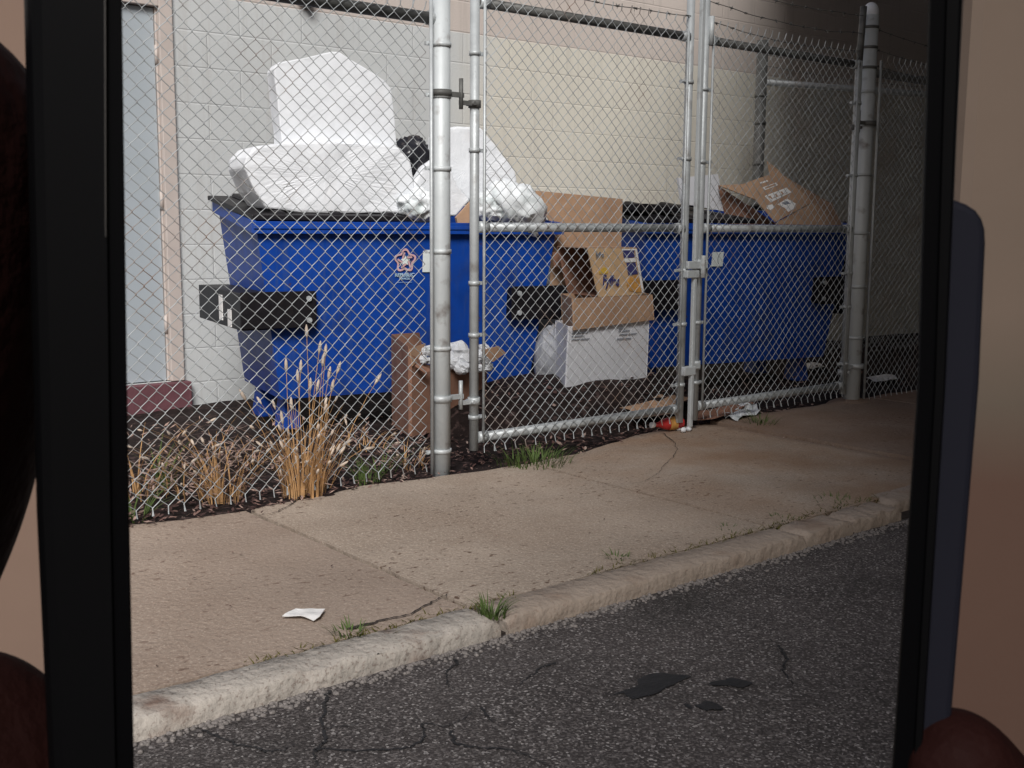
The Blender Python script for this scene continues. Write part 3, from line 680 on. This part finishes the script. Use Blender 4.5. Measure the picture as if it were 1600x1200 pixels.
mark([(935,424),(943,417),(949,421),(949,427),(936,428)], 'print', YELLOW, fp)
def text_px(txt, p, q, h, name, m_, parent, Y, ratio=1.0, lift=.006, shear=0.0):
    A = at_y(*p, Y)-Vector((0,lift,0)); B = at_y(*q, Y)-Vector((0,lift,0)); e = (B-A).normalized(); c = (A+B)/2
    M = Matrix.Identity(4); n_ = Vector((0,-1,0)); up = n_.cross(e)
    for r2 in range(3): M[r2][0] = e[r2]; M[r2][1] = up[r2]; M[r2][2] = n_[r2]; M[r2][3] = c[r2]
    o = text_mesh(txt, h, M, name, m_, None, .0005, ratio)
    hang(o, parent); return o
text_px('Fyffes', (934,438), (973,440), .072, 'lettering', NAVY, fp, 4.04, .72)
text_px('fyffes', (926,397), (946,399), .034, 'lettering', INK, fp, 4.04, .8)
# shallow brown box on the white carton
sbx = thing('shallow_box', 'shallow brown cardboard tray on top of the white carton', 'box', at_y(955,510,4.0))
G0 = [at_y(*p, 3.98) for p in ((894,466),(1018,461),(1021,500),(896,516))]; bk2 = Vector((.2,.30,.0))
G1 = [p+bk2 for p in G0]
panel(G0, 'front_panel', CARD, sbx); panel([G0[0], G0[3], G1[3], G1[0]], 'side_panel', CARD, sbx); panel(G1, 'back_panel', CARD, sbx); panel([G0[1], G0[2], G1[2], G1[1]], 'side_panel', CARD, sbx); panel([G0[3], G0[2], G1[2], G1[3]], 'bottom_panel', CARD, sbx)
# white carton below
wb = thing('white_carton', 'white corrugated carton with faint print under the brown tray', 'box', at_y(945,605,4.02))
H0 = [at_y(*p, 4.0) for p in ((888,510),(1013,502),(1009,598),(883,608))]; H1 = [p+Vector((.17,.28,0)) for p in H0]
hp = panel(H0, 'front_panel', CARDW, wb); panel([H0[0], H0[3], H1[3], H1[0]], 'side_panel', CARDW, wb); panel(H1, 'back_panel', CARDW, wb); panel([H0[1], H0[2], H1[2], H1[1]], 'side_panel', CARDW, wb); panel([H0[3], H0[2], H1[2], H1[3]], 'bottom_panel', CARDW, wb)
for (x_, y_, l_) in ((893,520,24),(892,525,20),(891,530,30),(965,517,18),(966,522,28),(963,529,22),(966,513,10)):
    mark([(x_,y_),(x_+l_,y_-1.5),(x_+l_,y_-.2),(x_,y_+1.4)], 'print', INK, hp, 4.0, .006)
# heap the boxes stand on
hb = MB(); cc = at_y(947,604,4.0); hh_ = (cc.z+.02)/.80
hb.blob((cc.x,4.2,-.03), (.85,.52,hh_+.02), .10, 3, 5, 30); heap = tag(hb.build('rubbish_heap', DIRT), 'low dark heap of dirt and trash under the white carton', 'heap')
hb = MB()
for k in range(420):
    t_ = random.uniform(0, 6.28); q_ = math.sqrt(random.random())*.95; x_, y_ = cc.x+.85*q_*math.cos(t_), 4.2+.52*q_*math.sin(t_); z_ = -.03+(hh_+.02)*math.sqrt(max(0,1-q_*q_))+.006
    s_ = random.uniform(.006,.022); az = random.uniform(0,6.28); d = Vector((math.cos(az), math.sin(az), random.uniform(-.5,.5)))*s_; e = Vector((-d.y,d.x,random.uniform(-.4,.4)*s_))*.5
    p = Vector((x_,y_,z_)); hb.face([p-d, p-e, p+d, p+e])
tag(hb.build('trash_bits', LEAF, heap), kind='stuff')
bag('plastic_bag', 'grey crumpled plastic sack beside the white carton by the dumpster foot', (862,560), 4.32, 0, (.10,.08,.17), mat('grey film', (.30,.31,.34), .5, 0, .1, 6), 12, .28, 2.2)
# carton of packing foam
tb = thing('torn_carton', 'torn reddish carton spilling white foam lumps behind the thick post', 'box', (3.1, 4.35, -.04))
def g3(px, Y): return at_y(*px, Y)
fl, frr, bl, brr = at_g(640,682), at_g(757,658), at_g(614,664), at_g(735,645)
zf = at_y(642,575,fl.y).z
V = lambda p, z: Vector((p.x, p.y, z))
ztb = at_y(614,522,bl.y).z
panel([V(bl,bl.z), V(brr,brr.z), V(brr,ztb-.01), V(bl,ztb)], 'back_panel', CARDR, tb)
panel([V(bl,bl.z), V(fl,fl.z), V(fl,zf+.10), V(bl,ztb)], 'side_panel', CARDR, tb)
panel([V(brr,brr.z), V(frr,frr.z), V(frr,zf-.02), V(brr,ztb-.05)], 'side_panel', CARDR, tb)
fpn = MB(); q = []
for t_ in [i/14 for i in range(15)]:
    p = fl.lerp(frr, t_); q.append(V(p, zf+.09*(1-t_)**4-.03+.014*noise.noise(Vector((t_*9, 0, 0)))))
fpn.prism([V(frr,frr.z), V(fl,fl.z)]+q, Vector((.01,-.006,0))); fpn.build('front_panel', CARDR, tb)
panel([at_y(752,548,fl.y-.02), at_y(778,541,fl.y-.1), at_y(790,552,fl.y-.12), at_y(770,566,fl.y-.06)], 'flap', CARD, tb)
panel([at_y(640,545,fl.y), at_y(665,536,fl.y+.06), at_y(657,560,fl.y+.02), at_y(645,572,fl.y-.02)], 'flap', CARD, tb)
panel([at_y(648,572,fl.y-.02), at_y(652,567,fl.y-.02), at_y(675,578,fl.y-.04), at_y(664,583,fl.y-.05)], 'flap', CARDR, tb)
k_ = 0
for (px_, py_, rr) in ((669,548,.030),(660,562,.026),(672,563,.024),(715,548,.055),(722,560,.06),(705,565,.045),(738,560,.045),(756,546,.032),(768,556,.030),(760,562,.03),(762,573,.028),(748,575,.026),(750,555,.03),(690,556,.03),(688,572,.028),(722,575,.04)):
    k_ += 1; c = at_y(px_, py_, fl.y+.02+(.06 if rr > .04 else 0)*random.random()); a = MB(); a.blob(c, (rr, rr*.9, rr*.8), .5, 2.6, k_, 9); a.sm = [False]*len(a.sm)
    tag(a.build('foam_lump', FOAM), 'white foam lump spilling from the mouth of the torn carton', 'foam', 'foam lumps in the torn carton')
# printed carton sticking out of the farther dumpster
Y2 = 4.45+.194*4.62
pc = thing('printed_carton', 'brown carton with pale lettering tipped open in the farther dumpster', 'box', at_y(1220,350,Y2+.2,K))
def P2(x, y, dy): return at_y(x, y, Y2+dy, K)
_a, _b, _c = P2(1150,287,.22), P2(1270,316,.14), P2(1211,347,.02); nrm_t = (_b-_a).cross(_c-_a).normalized()
if nrm_t.dot(EYE-_a) < 0: nrm_t = -nrm_t
def _on(x, y): d = ray(x, y); return EYE+d*((_a-EYE).dot(nrm_t)/d.dot(nrm_t))
tp = [_on(*p) for p in ((1122,290),(1160,288),(1216,268),(1270,316),(1211,347),(1180,312))]
top = MB(); top.face(tp); top.build('top_panel', CARD, pc, 0, 2, .006)
panel([P2(1211,349,.03), P2(1270,318,.13), P2(1300,316,.2), P2(1316,353,.05)], 'front_panel', CARD, pc)
panel([P2(1212,349,.03), P2(1316,353,.05), P2(1316,375,.05), P2(1212,372,.03)], 'front_panel', CARD, pc)
panel([P2(1218,268,.32), P2(1198,252,.34), P2(1202,272,.32), P2(1210,271,.31)], 'flap', CARD, pc)
panel([P2(1216,268,.33), P2(1240,284,.36), P2(1300,318,.34), P2(1270,318,.2)], 'side_panel', CARD, pc)
ins = MB(); ins.face([P2(1122,290,.26), P2(1213,350,.12), P2(1213,380,.2), P2(1140,372,.3)]); ins.build('inner_panel', CARDR, pc, 0, 2, .005)
def on_sheet(x, y, lift=.004):
    d = ray(x, y); t = (tp[3]-EYE).dot(nrm_t)/d.dot(nrm_t); return EYE+d*t+nrm_t*lift
def sheet_mark(px, m_=PAPER, lift=.004):
    a = MB(); a.prism([on_sheet(*p, lift) for p in px], nrm_t*.001); return a.build('print', m_, pc)
sheet_mark([(1194,307),(1228,294),(1236,301),(1204,317)]); sheet_mark([(1199,308),(1226,298),(1230,302),(1205,312)], CARD, .0052)
for q in (0, 1, 2): sheet_mark([(1203+q*9,307-q*3.4),(1209+q*9,304.5-q*3.4),(1212+q*9,308-q*3.4),(1206+q*9,311-q*3.4)], PAPER, .0064)
sheet_mark([(1186,286),(1198,282),(1200,284),(1188,288)]); sheet_mark([(1190,294),(1212,286),(1215,290),(1194,298)]); sheet_mark([(1194,294),(1210,288),(1212,290),(1196,296)], CARD, .0052)
sheet_mark([(1214,320),(1229,311),(1243,319),(1239,327),(1231,332),(1226,326)]); sheet_mark([(1220,318),(1229,315),(1234,319),(1226,321)], INK, .0052)
sheet_mark([(1197,322),(1206,320),(1209,325),(1203,329),(1198,327)])
flatthing('white_board', 'grey white board leaning in the farther dumpster behind the gate stiles', 'board', [(1060,278),(1122,272),(1131,330),(1066,318)], Y2+.28, K, .02, CARDW, .0)
flatthing('black_panel', 'crumpled black sheet lying on the farther dumpster lid', 'sheet', [(975,319),(1010,318),(1040,322),(1070,324),(1075,333),(1030,330),(978,329)], Y2+.06, K, .3, BLACKP, .004)

# ------------------------------------------------------------------ litter
def scrap(name, label, cat, px, lift, m_, amp=.012, seed=0, fn=at_z, group=None, thick=.0015):
    c = [fn(*p, lift) if fn is at_z else fn(*p) for p in px]; ctr = sum(c, Vector())/len(c); mb = MB(); N = 6; pts = []
    ring = []
    for a_, b_ in zip(c, c[1:]+c[:1]):
        for k in range(4): ring.append(a_.lerp(b_, k/4))
    i0 = 0; rows = []
    for s_ in (1,.75,.5,.25):
        row = []
        for p in ring:
            q = ctr+(p-ctr)*s_; q.z += lift*0+amp*(.6+noise.noise(Vector((q.x*22+seed, q.y*22, seed)))); row.append(q)
        rows.append(row)
    mid = ctr.copy(); mid.z += amp*.8; n_ = len(ring)
    for r2 in rows: mb.v += [tuple(p) for p in r2]
    mb.v.append(tuple(mid))
    for a_ in range(3):
        for k in range(n_):
            q = (k+1) % n_; mb.f.append((a_*n_+k, a_*n_+q, (a_+1)*n_+q, (a_+1)*n_+k)); mb.sm.append(False)
    for k in range(n_): mb.f.append((3*n_+k, 3*n_+(k+1) % n_, 4*n_)); mb.sm.append(False)
    return tag(mb.build(name, m_, None, 0, 2, thick), label, cat, group)
scrap('paper_scrap', 'curled white paper scrap alone on the near sidewalk slab', 'paper', [(441,966),(462,956),(508,956),(500,968),(490,972),(470,967)], .003, PAPER, .012, 1)
scrap('paper_scrap', 'white paper scrap lying on the road against the kerb', 'paper', [(952,931),(965,922),(1000,918),(985,930),(965,935)], -.042, PAPER, .010, 2)
scrap('paper_scrap', 'large white paper on the dirt below the white carton', 'paper', [(842,622),(868,609),(888,611),(893,620),(870,623)], 0, PAPER, .02, 3, at_g)
scrap('paper_scrap', 'small white card on the dirt nearest the left gate leaf', 'paper', [(892,624),(908,622),(916,629),(898,631)], 0, PAPER, .006, 4, at_g)
scrap('paper_scrap', 'pale paper scrap right of the white carton on the dirt', 'paper', [(968,603),(990,598),(1000,603),(980,608)], 0, PAPER, .02, 6, at_g)
scrap('paper_scrap', 'pale paper in the shade beneath the farther dumpster', 'paper', [(1248,572),(1280,570),(1288,576),(1262,578)], 0, PAPER, .02, 7, at_g)
scrap('paper_scrap', 'pale flat scrap beyond the right post', 'paper', [(1350,592),(1395,587),(1402,594),(1370,600)], 0, PAPER, .02, 8, at_g)
scrap('plastic_bag', 'flattened white plastic bag lying under the right gate leaf', 'bag', [(1128,655),(1150,640),(1182,640),(1188,650),(1160,658),(1150,662)], .005, WBAG, .035, 5)
scrap('flat_cardboard', 'flattened brown cardboard sheet lying under the meeting gate stiles', 'cardboard', [(1075,654),(1150,630),(1180,634),(1120,659),(1085,661)], .02, CARDR, .02, 9, at_z)
scrap('flat_cardboard', 'flattened pale brown cardboard sheet inside the left gate leaf', 'cardboard', [(968,643),(1050,621),(1078,626),(1056,642),(1000,650)], .06, CARD, .03, 10, lambda x, y: at_z(x, y, .06))
bt = thing('bottle', 'red labelled drink bottle lying by the drop rod', 'bottle', at_z(1045,666))
A_, B_ = at_z(1022,664,.036), at_z(1066,660,.036); ax = (B_-A_).normalized()
Lb = (B_-A_).length
a = MB(); a.tube([A_, A_+ax*.02*1, A_+ax*.06, A_+ax*.085, B_-ax*.01, B_], [.010,.011,.026,.030,.030,.022], 16); a.build('body', RED, bt)
a = MB(); a.tube([A_+ax*.075, A_+ax*.115], .0306, 16, False); a.build('label_band', ORANGE, bt)
a = MB(); a.tube([A_-ax*.018, A_+ax*.002], .013, 10); a.build('cap', PAPER, bt)
for k, (px_, py_) in enumerate(((1060,669),(1068,672),(1076,670))):
    a = MB(); c = at_z(px_, py_, .012); a.blob(c, (.014,.013,.012), .3, 2, k, 8); tag(a.build('foam_lump', FOAM), 'small white foam crumb at the foot of the drop rod', 'foam', 'foam crumbs by the drop rod')

# ------------------------------------------------------------------ plants
WITH = mat('withered leaf', (.36,.25,.21), .85, 0, .4, 60, spec=.1)
def blade(mb, base, h, lean, az, wd, bend=.5, n_=5):
    d = Vector((math.cos(az), math.sin(az), 0)); s_ = Vector((-d.y, d.x, 0)); pts = []
    for k in range(n_+1):
        t = k/n_; p = base+d*(lean*h*(t**1.7))+Vector((0,0,h*t*(1-bend*.35*t*t*lean))); w_ = wd*(1-t**1.5)+.0003
        pts.append((p-s_*w_, p+s_*w_))
    i = len(mb.v)
    for q in pts: mb.v += [tuple(q[0]), tuple(q[1])]
    for k in range(n_): mb.f.append((i+2*k, i+2*k+1, i+2*k+3, i+2*k+2)); mb.sm.append(True)
    return (pts[-1][0]+pts[-1][1])/2, (pts[-1][0]-pts[-2][0]).normalized()
def clump(name, label, cat, c, n_, h0, h1, rad, m_, wd=.0022, lean=.5, seeds=0, seed_len=.035, group=None, leaves=0):
    root = thing(name, label, cat, c, 0, group); mb = MB(); sm_ = MB()
    for k in range(n_):
        az = random.uniform(0, 2*math.pi); rr = rad*math.sqrt(random.random()); b_ = Vector(c)+Vector((rr*math.cos(az), rr*math.sin(az), -.01))
        a2 = az+random.uniform(-.6,.6); h = random.uniform(h0, h1); tip, t = blade(mb, b_, h, lean*random.uniform(.2,1.2), a2, wd*random.uniform(.6,1.2))
        if k < seeds:
            sl = seed_len*random.uniform(.7,1.3); sm_.tube([tip-t*.005, tip+t*sl*.3, tip+t*sl*.75, tip+t*sl], [.0015,.0052,.0045,.001], 6)
    mb.build('blades', m_, root)
    if leaves:
        lm = MB()
        for k in range(leaves):
            az = random.uniform(0, 6.28); rr = rad*1.5*math.sqrt(random.random()); p = Vector(c)+Vector((rr*math.cos(az), rr*math.sin(az), h1*.8*random.random()**1.6+.006)); s_ = random.uniform(.008,.022)
            d = Vector((math.cos(az+random.uniform(-1,1)), math.sin(az+random.uniform(-1,1)), random.uniform(-.3,.5))).normalized()*s_; e = Vector((-d.y,d.x,random.uniform(-.3,.3)*s_))*.25
            lm.face([p-d, p+e, p+d, p-e])
        lm.build('withered_leaves', WITH, root)
    if sm_.f: sm_.build('seed_heads', SEED, root)
    return root
c = at_g(483,775)
clump('dry_grass', 'tallest straw coloured grass clump against the left fence run', 'grass', (c.x,c.y+.04,0), 140, .08, .34, .075, DRY, .0026, .6, 30, .028, leaves=70)
tl = thing('dry_grass', 'thin tall stalks with pale seed heads rising from the straw clump', 'grass', (c.x+.02,c.y+.08,0)); mb = MB(); sm_ = MB()
for (px_, py_) in ((479,515),(500,540),(509,545),(505,560),(447,568),(470,570),(465,585),(530,572),(515,580),(485,598),(497,600),(592,590),(455,628),(520,600),(545,690),(378,615),(580,700),(440,650)):
    tip = at_y(px_, py_, c.y+.06); b_ = Vector((c.x+(tip.x-c.x)*.35+random.uniform(-.03,.03), c.y+.05, 0)); pts = [b_.lerp(tip, t)+Vector((0,0,.04*math.sin(math.pi*t))) for t in (0,.25,.5,.75,1)]
    mb.tube(pts, .0013, 4); t = (pts[-1]-pts[-2]).normalized(); sm_.tube([tip-t*.03, tip-t*.015, tip+t*.005, tip+t*.018], [.002,.0062,.0055,.001], 6)
mb.build('stalks', DRY, tl); sm_.build('seed_heads', SEED, tl)
# low weeds along the left fence: each clump its own thing
lb = ['pinkish dry weed tuft at the far left by the phone edge', 'green leaved weed at the foot of the plinth end', 'dry straw weed left of the tallest grass clump',
      'low dry weed tuft in front of the plinth', 'dry weed tuft between the plinth and the dumpster foot', 'short pink brown weed by the thick pale post', 'low weed tuft right of the tallest grass clump',
      'dark green weed at the fence foot, far left', 'straggly dry weed beside the dumpster foot', 'sparse weed below the nearer dumpster']
spots = [(212,770,30,.30,DRY,.10,16),(255,750,26,.20,GREEN,.07,0),(345,775,60,.28,DRY,.08,18),(285,770,14,.14,DRY,.09,8),(395,725,12,.13,DRY,.08,6),(640,725,26,.12,DRY,.09,6),(590,735,26,.14,GREEN,.07,3),(208,808,30,.14,GREEN,.06,0),(330,720,26,.2,DRY,.12,12),(560,700,22,.14,DRY,.13,8)]
for l_, (px_, py_, n_, h, m_, rad, sd_) in zip(lb, spots):
    p = at_g(px_, py_); clump('weed', l_, 'weed', (p.x,p.y,gz(p.y)-.005), n_, h*.35, h, rad, m_, .0024 if m_ is DRY else .004, 1.3, sd_//2, .026, 'weeds along the left fence run', 170 if m_ is DRY else 25)
lb = ['green grass clump at the sidewalk edge under the left gate leaf', 'green tuft in the kerb joint beside the paper scrap', 'green tuft where two kerb stones meet near the near joint', 'dark grass tuft at the sidewalk edge under the right gate leaf',
      'small green tuft at the fence foot right of the straw clump', 'little tuft in the kerb gap midway along', 'tuft in the kerb gap before the broken kerb stones', 'tuft beside the broken kerb stones', 'tuft at the far end of the kerb']
spots = [(835,722,190,.085,.15),(545,990,45,.042,.035),(768,958,60,.06,.035),(1188,665,70,.09,.07),(573,752,50,.10,.05),(965,872,35,.035,.03),(1145,826,35,.022,.05),(1228,810,35,.025,.05),(1310,785,70,.032,.10)]
for l_, (px_, py_, n_, h, rad) in zip(lb, spots):
    p = at_z(px_, py_); 
    root = clump('grass_tuft', l_, 'grass', (p.x,p.y,0), n_, h*.4, h, rad, GREEN, .0022, 1.0, 0, group='green grass tufts in the pavement')
mo = MB()
for (xa, xb, ya) in ((1.28,1.75,2.108),(1.0,1.3,2.112),(2.0,2.9,2.112),(2.9,3.45,2.13)):
    for k in range(int((xb-xa)*420)):
        x = random.uniform(xa, xb); y = ya+random.gauss(0, .012); blade(mo, Vector((x,y,-.008)), random.uniform(.006,.022), 1.2, random.uniform(0,6.28), .0016, .5, 2)
tag(mo.build('moss', OLIVE), 'olive moss and fine grass filling the gap behind the kerb', 'moss', kind='stuff')
# leaf litter
lt = MB()
def leaf(p, s_, tilt=.5):
    az = random.uniform(0, 6.28); d = Vector((math.cos(az), math.sin(az), random.uniform(-tilt, tilt))).normalized()*s_; e = Vector((-d.y, d.x, random.uniform(-tilt,tilt)*s_*.5))*.42
    up = Vector((0,0,s_*.25)); lt.face([p-d, p-e*.8+up*.4, p+d*.3-e, p+d, p+d*.2+e, p-d*.4+e*.9+up*.3], False)
for k in range(3600):
    x = random.uniform(.9, 5.0); y = 3.30+abs(random.gauss(0, .5)); 
    if x > 2.5 and y < 3.42 and random.random() < .8: continue
    if y < ysb(x)-.03: continue
    if y > 6.1: continue
    leaf(Vector((x, y, dz(x,y)+.008+.01*random.random())), random.uniform(.004,.013)*(1.3 if y < 3.7 else 1))
for k in range(420):
    x = random.uniform(2.0, 6.6); leaf(Vector((x, random.uniform(3.5,4.6), dz(x,4)+.012)), random.uniform(.01,.03))
for k in range(260):
    x = random.uniform(.4,4.6); t = random.random(); leaf(Vector((x, ysb(x)+.02-abs(random.gauss(0,.035)), .008)), random.uniform(.004,.012))
for k in range(150): leaf(Vector((random.uniform(.5,4.5), random.uniform(2.2,3.3), .006)), random.uniform(.002,.007), .2)
tag(lt.build('leaf_litter', LEAF), 'dead leaves and bits scattered over the dirt and along the fence foot', 'leaf litter', kind='stuff')
gv = MB()
for k in range(1500):
    x = random.uniform(.4, 4.2); y = 1.99-abs(random.gauss(0,.02)); s_ = random.uniform(.002,.007); p = Vector((x,y,-.044))
    gv.blob(p, (s_,s_,s_*.7), .2, 2, k, 4, False)
tag(gv.build('gravel', mat('grit', (.2,.18,.17), .9, 0, .4, 200)), 'loose grit washed into the gutter along the kerb', 'gravel', kind='stuff')

# ------------------------------------------------------------------ phone, hands and the room
def dep(py): return 1/(11.17-.00080*py)            # the phone leans away towards its foot
def cp_(px, py, extra=0.0): return in_cam(px, py, dep(py)+extra)
ph = thing('phone', 'black phone held upright close by, framing the view of the dumpsters', 'phone', cp_(800,1900))
def strip(name, prof, m_, thick, bevel=.0, lift=0.0, parent=ph):
    a = MB()
    for (l0, l1) in zip(prof, prof[1:]):           # rows (y, xa, xb)
        f4 = [cp_(l0[1],l0[0],lift), cp_(l0[2],l0[0],lift), cp_(l1[2],l1[0],lift), cp_(l1[1],l1[0],lift)]
        b4 = [p+FWD*thick for p in f4]; a.hexa([f4[3],f4[2],f4[1],f4[0],b4[3],b4[2],b4[1],b4[0]])
    return a.build(name, m_, parent, bevel)
strip('screen_border', [(-560,148,184),(0,152,188),(600,156,196),(1200,160,207),(1740,166,217)], BEZEL, .0004, 0, .0004)
strip('screen_border', [(-560,1468,1494),(0,1454,1492),(600,1436,1474),(1200,1396,1438),(1740,1360,1406)], BEZEL, .0004, 0, .0004)
strip('screen_border', [(-860,140,1500),(-560,150,1490)], BEZEL, .002, 0, .0004)
strip('screen_border', [(1740,184,1400),(2040,200,1380)], BEZEL, .002, 0, .0004)
strip('trim_line', [(-500,161.5,163.5),(370,164.2,165.6)], TRIM, .0004, 0, -.0001)
bo = MB()                                          # frame rails with rounded outer edges
def rail(pts, rad, name='body'):
    a = MB(); a.tube(pts, rad, 16); return a
def side(prof, sgn):
    N = 9; a = MB()
    for (l0, l1) in zip(prof, prof[1:]):
        ring = []
        for (y, xo, xi) in (l0, l1):
            c = []
            for k in range(N+1):
                g = math.pi*k/N; c.append(cp_(xo+(xi-xo)*(1-math.sin(g)**.5)*.22, y, .002-.002*math.cos(g)))
            c.append(cp_(xi-(xi-xo)*.2 if sgn > 0 else xi+10, y, .004)); c.append(cp_(xi, y, 0)); ring.append(c)
        for k in range(len(ring[0])):
            q = (k+1) % len(ring[0]); f4 = [ring[0][k], ring[0][q], ring[1][q], ring[1][k]]
            a.face(f4 if sgn > 0 else f4[::-1], False)
    a.build('side_rail', PHONE, ph)
side([(-860,22,165),(0,37,163),(800,57,172),(1200,76,180),(2040,110,200)], 1)
side([(-860,1530,1482),(0,1504,1480),(600,1478,1462),(1200,1440,1428),(2040,1385,1375)], -1)
strip('end_cap', [(-900,60,1490),(-860,40,1510)], PHONE, .004, .001); strip('end_cap', [(2040,115,1380),(2080,130,1370)], PHONE, .004, .001)
# slate cover sticking out on the right
cv = MB(); prof = []
out = [(308,1478),(310,1495),(316,1512),(326,1528),(340,1538),(356,1543),(380,1544),(600,1534),(900,1509),(1200,1484),(1700,1440)]
inn = [(1700,1410),(1200,1424),(900,1444),(600,1464),(380,1474)]
poly = [cp_(x, y, .001) for y, x in out]+[cp_(x, y, .001) for y, x in inn]
cv.prism(poly, FWD*.0032); cv.build('cover', CASE, ph, .0011, 3)

def skin_obj(name, chains, label, mat_):
    vs, es, rs = [], [], []; idx = {}
    for ch in chains:
        prev = None
        for (x, y, z, r) in ch:
            k = (x, y, z)
            if k not in idx:
                idx[k] = len(vs); vs.append(tuple(EYE+RT*x*.001+UP*y*.001+FWD*z*.001)); rs.append(r*.001)
            if prev is not None and prev != idx[k]: es.append((prev, idx[k]))
            prev = idx[k]
    me = bpy.data.meshes.new(name); me.from_pydata(vs, es, []); me.update()
    o = bpy.data.objects.new(name, me); COL.objects.link(o); me.materials.append(mat_)
    o.modifiers.new('skin', 'SKIN'); 
    sv_ = me.skin_vertices[0].data if me.skin_vertices else None
    if sv_ is None:
        return o
    for k, r in enumerate(rs): sv_[k].radius = (r, r); sv_[k].use_root = (k == 0)
    s_ = o.modifiers.new('sub', 'SUBSURF'); s_.levels = 3; s_.render_levels = 4
    o.modifiers['skin'].use_smooth_shade = True
    return tag(o, label, 'hand')
W0 = (-98,-58,118,22)
skin_obj('hand', [
    [W0, (-120,-100,128,24), (-140,-150,135,26), (-165,-230,140,32)],
    [W0, (-86,-36,112,22), (-63,-10,101,21), (-58,12,97,19.5), (-56.5,36,95,18.5)],
    [W0, (-86,-58,120,14), (-66,-44,112,11), (-50,-35,102,11.5), (-44.5,-32,97,11)],
    [W0, (-88,-72,122,13), (-66,-64,114,10), (-51,-58,103,9.5), (-46,-56,98,8.5)],
    [W0, (-92,-84,123,12), (-68,-82,114,9.5), (-52,-77,103,9), (-47,-75,98,8)],
    [W0, (-98,-94,123,11), (-72,-97,114,8.5), (-56,-93,104,7.5), (-50,-91,99,7)]],
    'dark hand with its thumb along the left edge of the phone', SKIN)
W1 = (92,-92,124,22)
skin_obj('hand', [
    [W1, (115,-130,130,24), (140,-180,136,28), (165,-240,140,32)],
    [W1, (74,-66,118,12), (56,-52,110,8.5), (42,-38,102,6.4), (36.6,-29.6,97,5.2)],
    [W1, (76,-80,120,12), (58,-72,112,9), (46,-62,104,8), (40,-58,99,7)],
    [W1, (78,-94,121,12), (60,-90,113,9), (48,-82,104,8), (42,-78,99,7)],
    [W1, (82,-108,121,11), (64,-108,113,8.5), (52,-102,104,7.5), (46,-98,99,6.5)],
    [W1, (84,-82,108,13), (66,-80,98,10), (52,-74,90,9), (45,-70,86,8)]],
    'dark hand with one fingertip showing at the lower right edge of the phone', SKIN)

# painted wall edges of the room the phone is held in
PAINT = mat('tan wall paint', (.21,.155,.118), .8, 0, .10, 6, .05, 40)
PAINTL = mat('pinkish beige paint', (.30,.20,.15), .8, 0, .10, 7, .05, 40)
n, L, b = nodes(PAINT)
ob = coord(PAINT); sp = n.new('ShaderNodeSeparateXYZ'); L.new(ob, sp.inputs[0])
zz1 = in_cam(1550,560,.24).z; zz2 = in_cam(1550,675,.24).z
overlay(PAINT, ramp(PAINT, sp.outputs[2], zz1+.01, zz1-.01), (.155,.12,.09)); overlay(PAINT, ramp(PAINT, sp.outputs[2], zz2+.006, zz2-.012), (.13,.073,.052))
def jamb(label, pa, pb, m_):
    A = in_cam(*pa, .24); B = in_cam(*pb, .24); A.z = B.z = 0; d = FWD.copy(); d.z = 0; d.normalize()
    a = MB(); f = [Vector((A.x,A.y,-.045)), Vector((B.x,B.y,-.045)), Vector((B.x,B.y,-.045))+d*.012, Vector((A.x,A.y,-.045))+d*.012]
    a.hexa(f+[Vector((p.x,p.y,1.12)) for p in f]); return tag(a.build('wall_edge', m_, None, .003), label, 'wall')
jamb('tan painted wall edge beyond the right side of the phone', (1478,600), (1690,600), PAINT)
jamb('pinkish beige wall edge beyond the left side of the phone', (-160,600), (95,600), PAINTL)
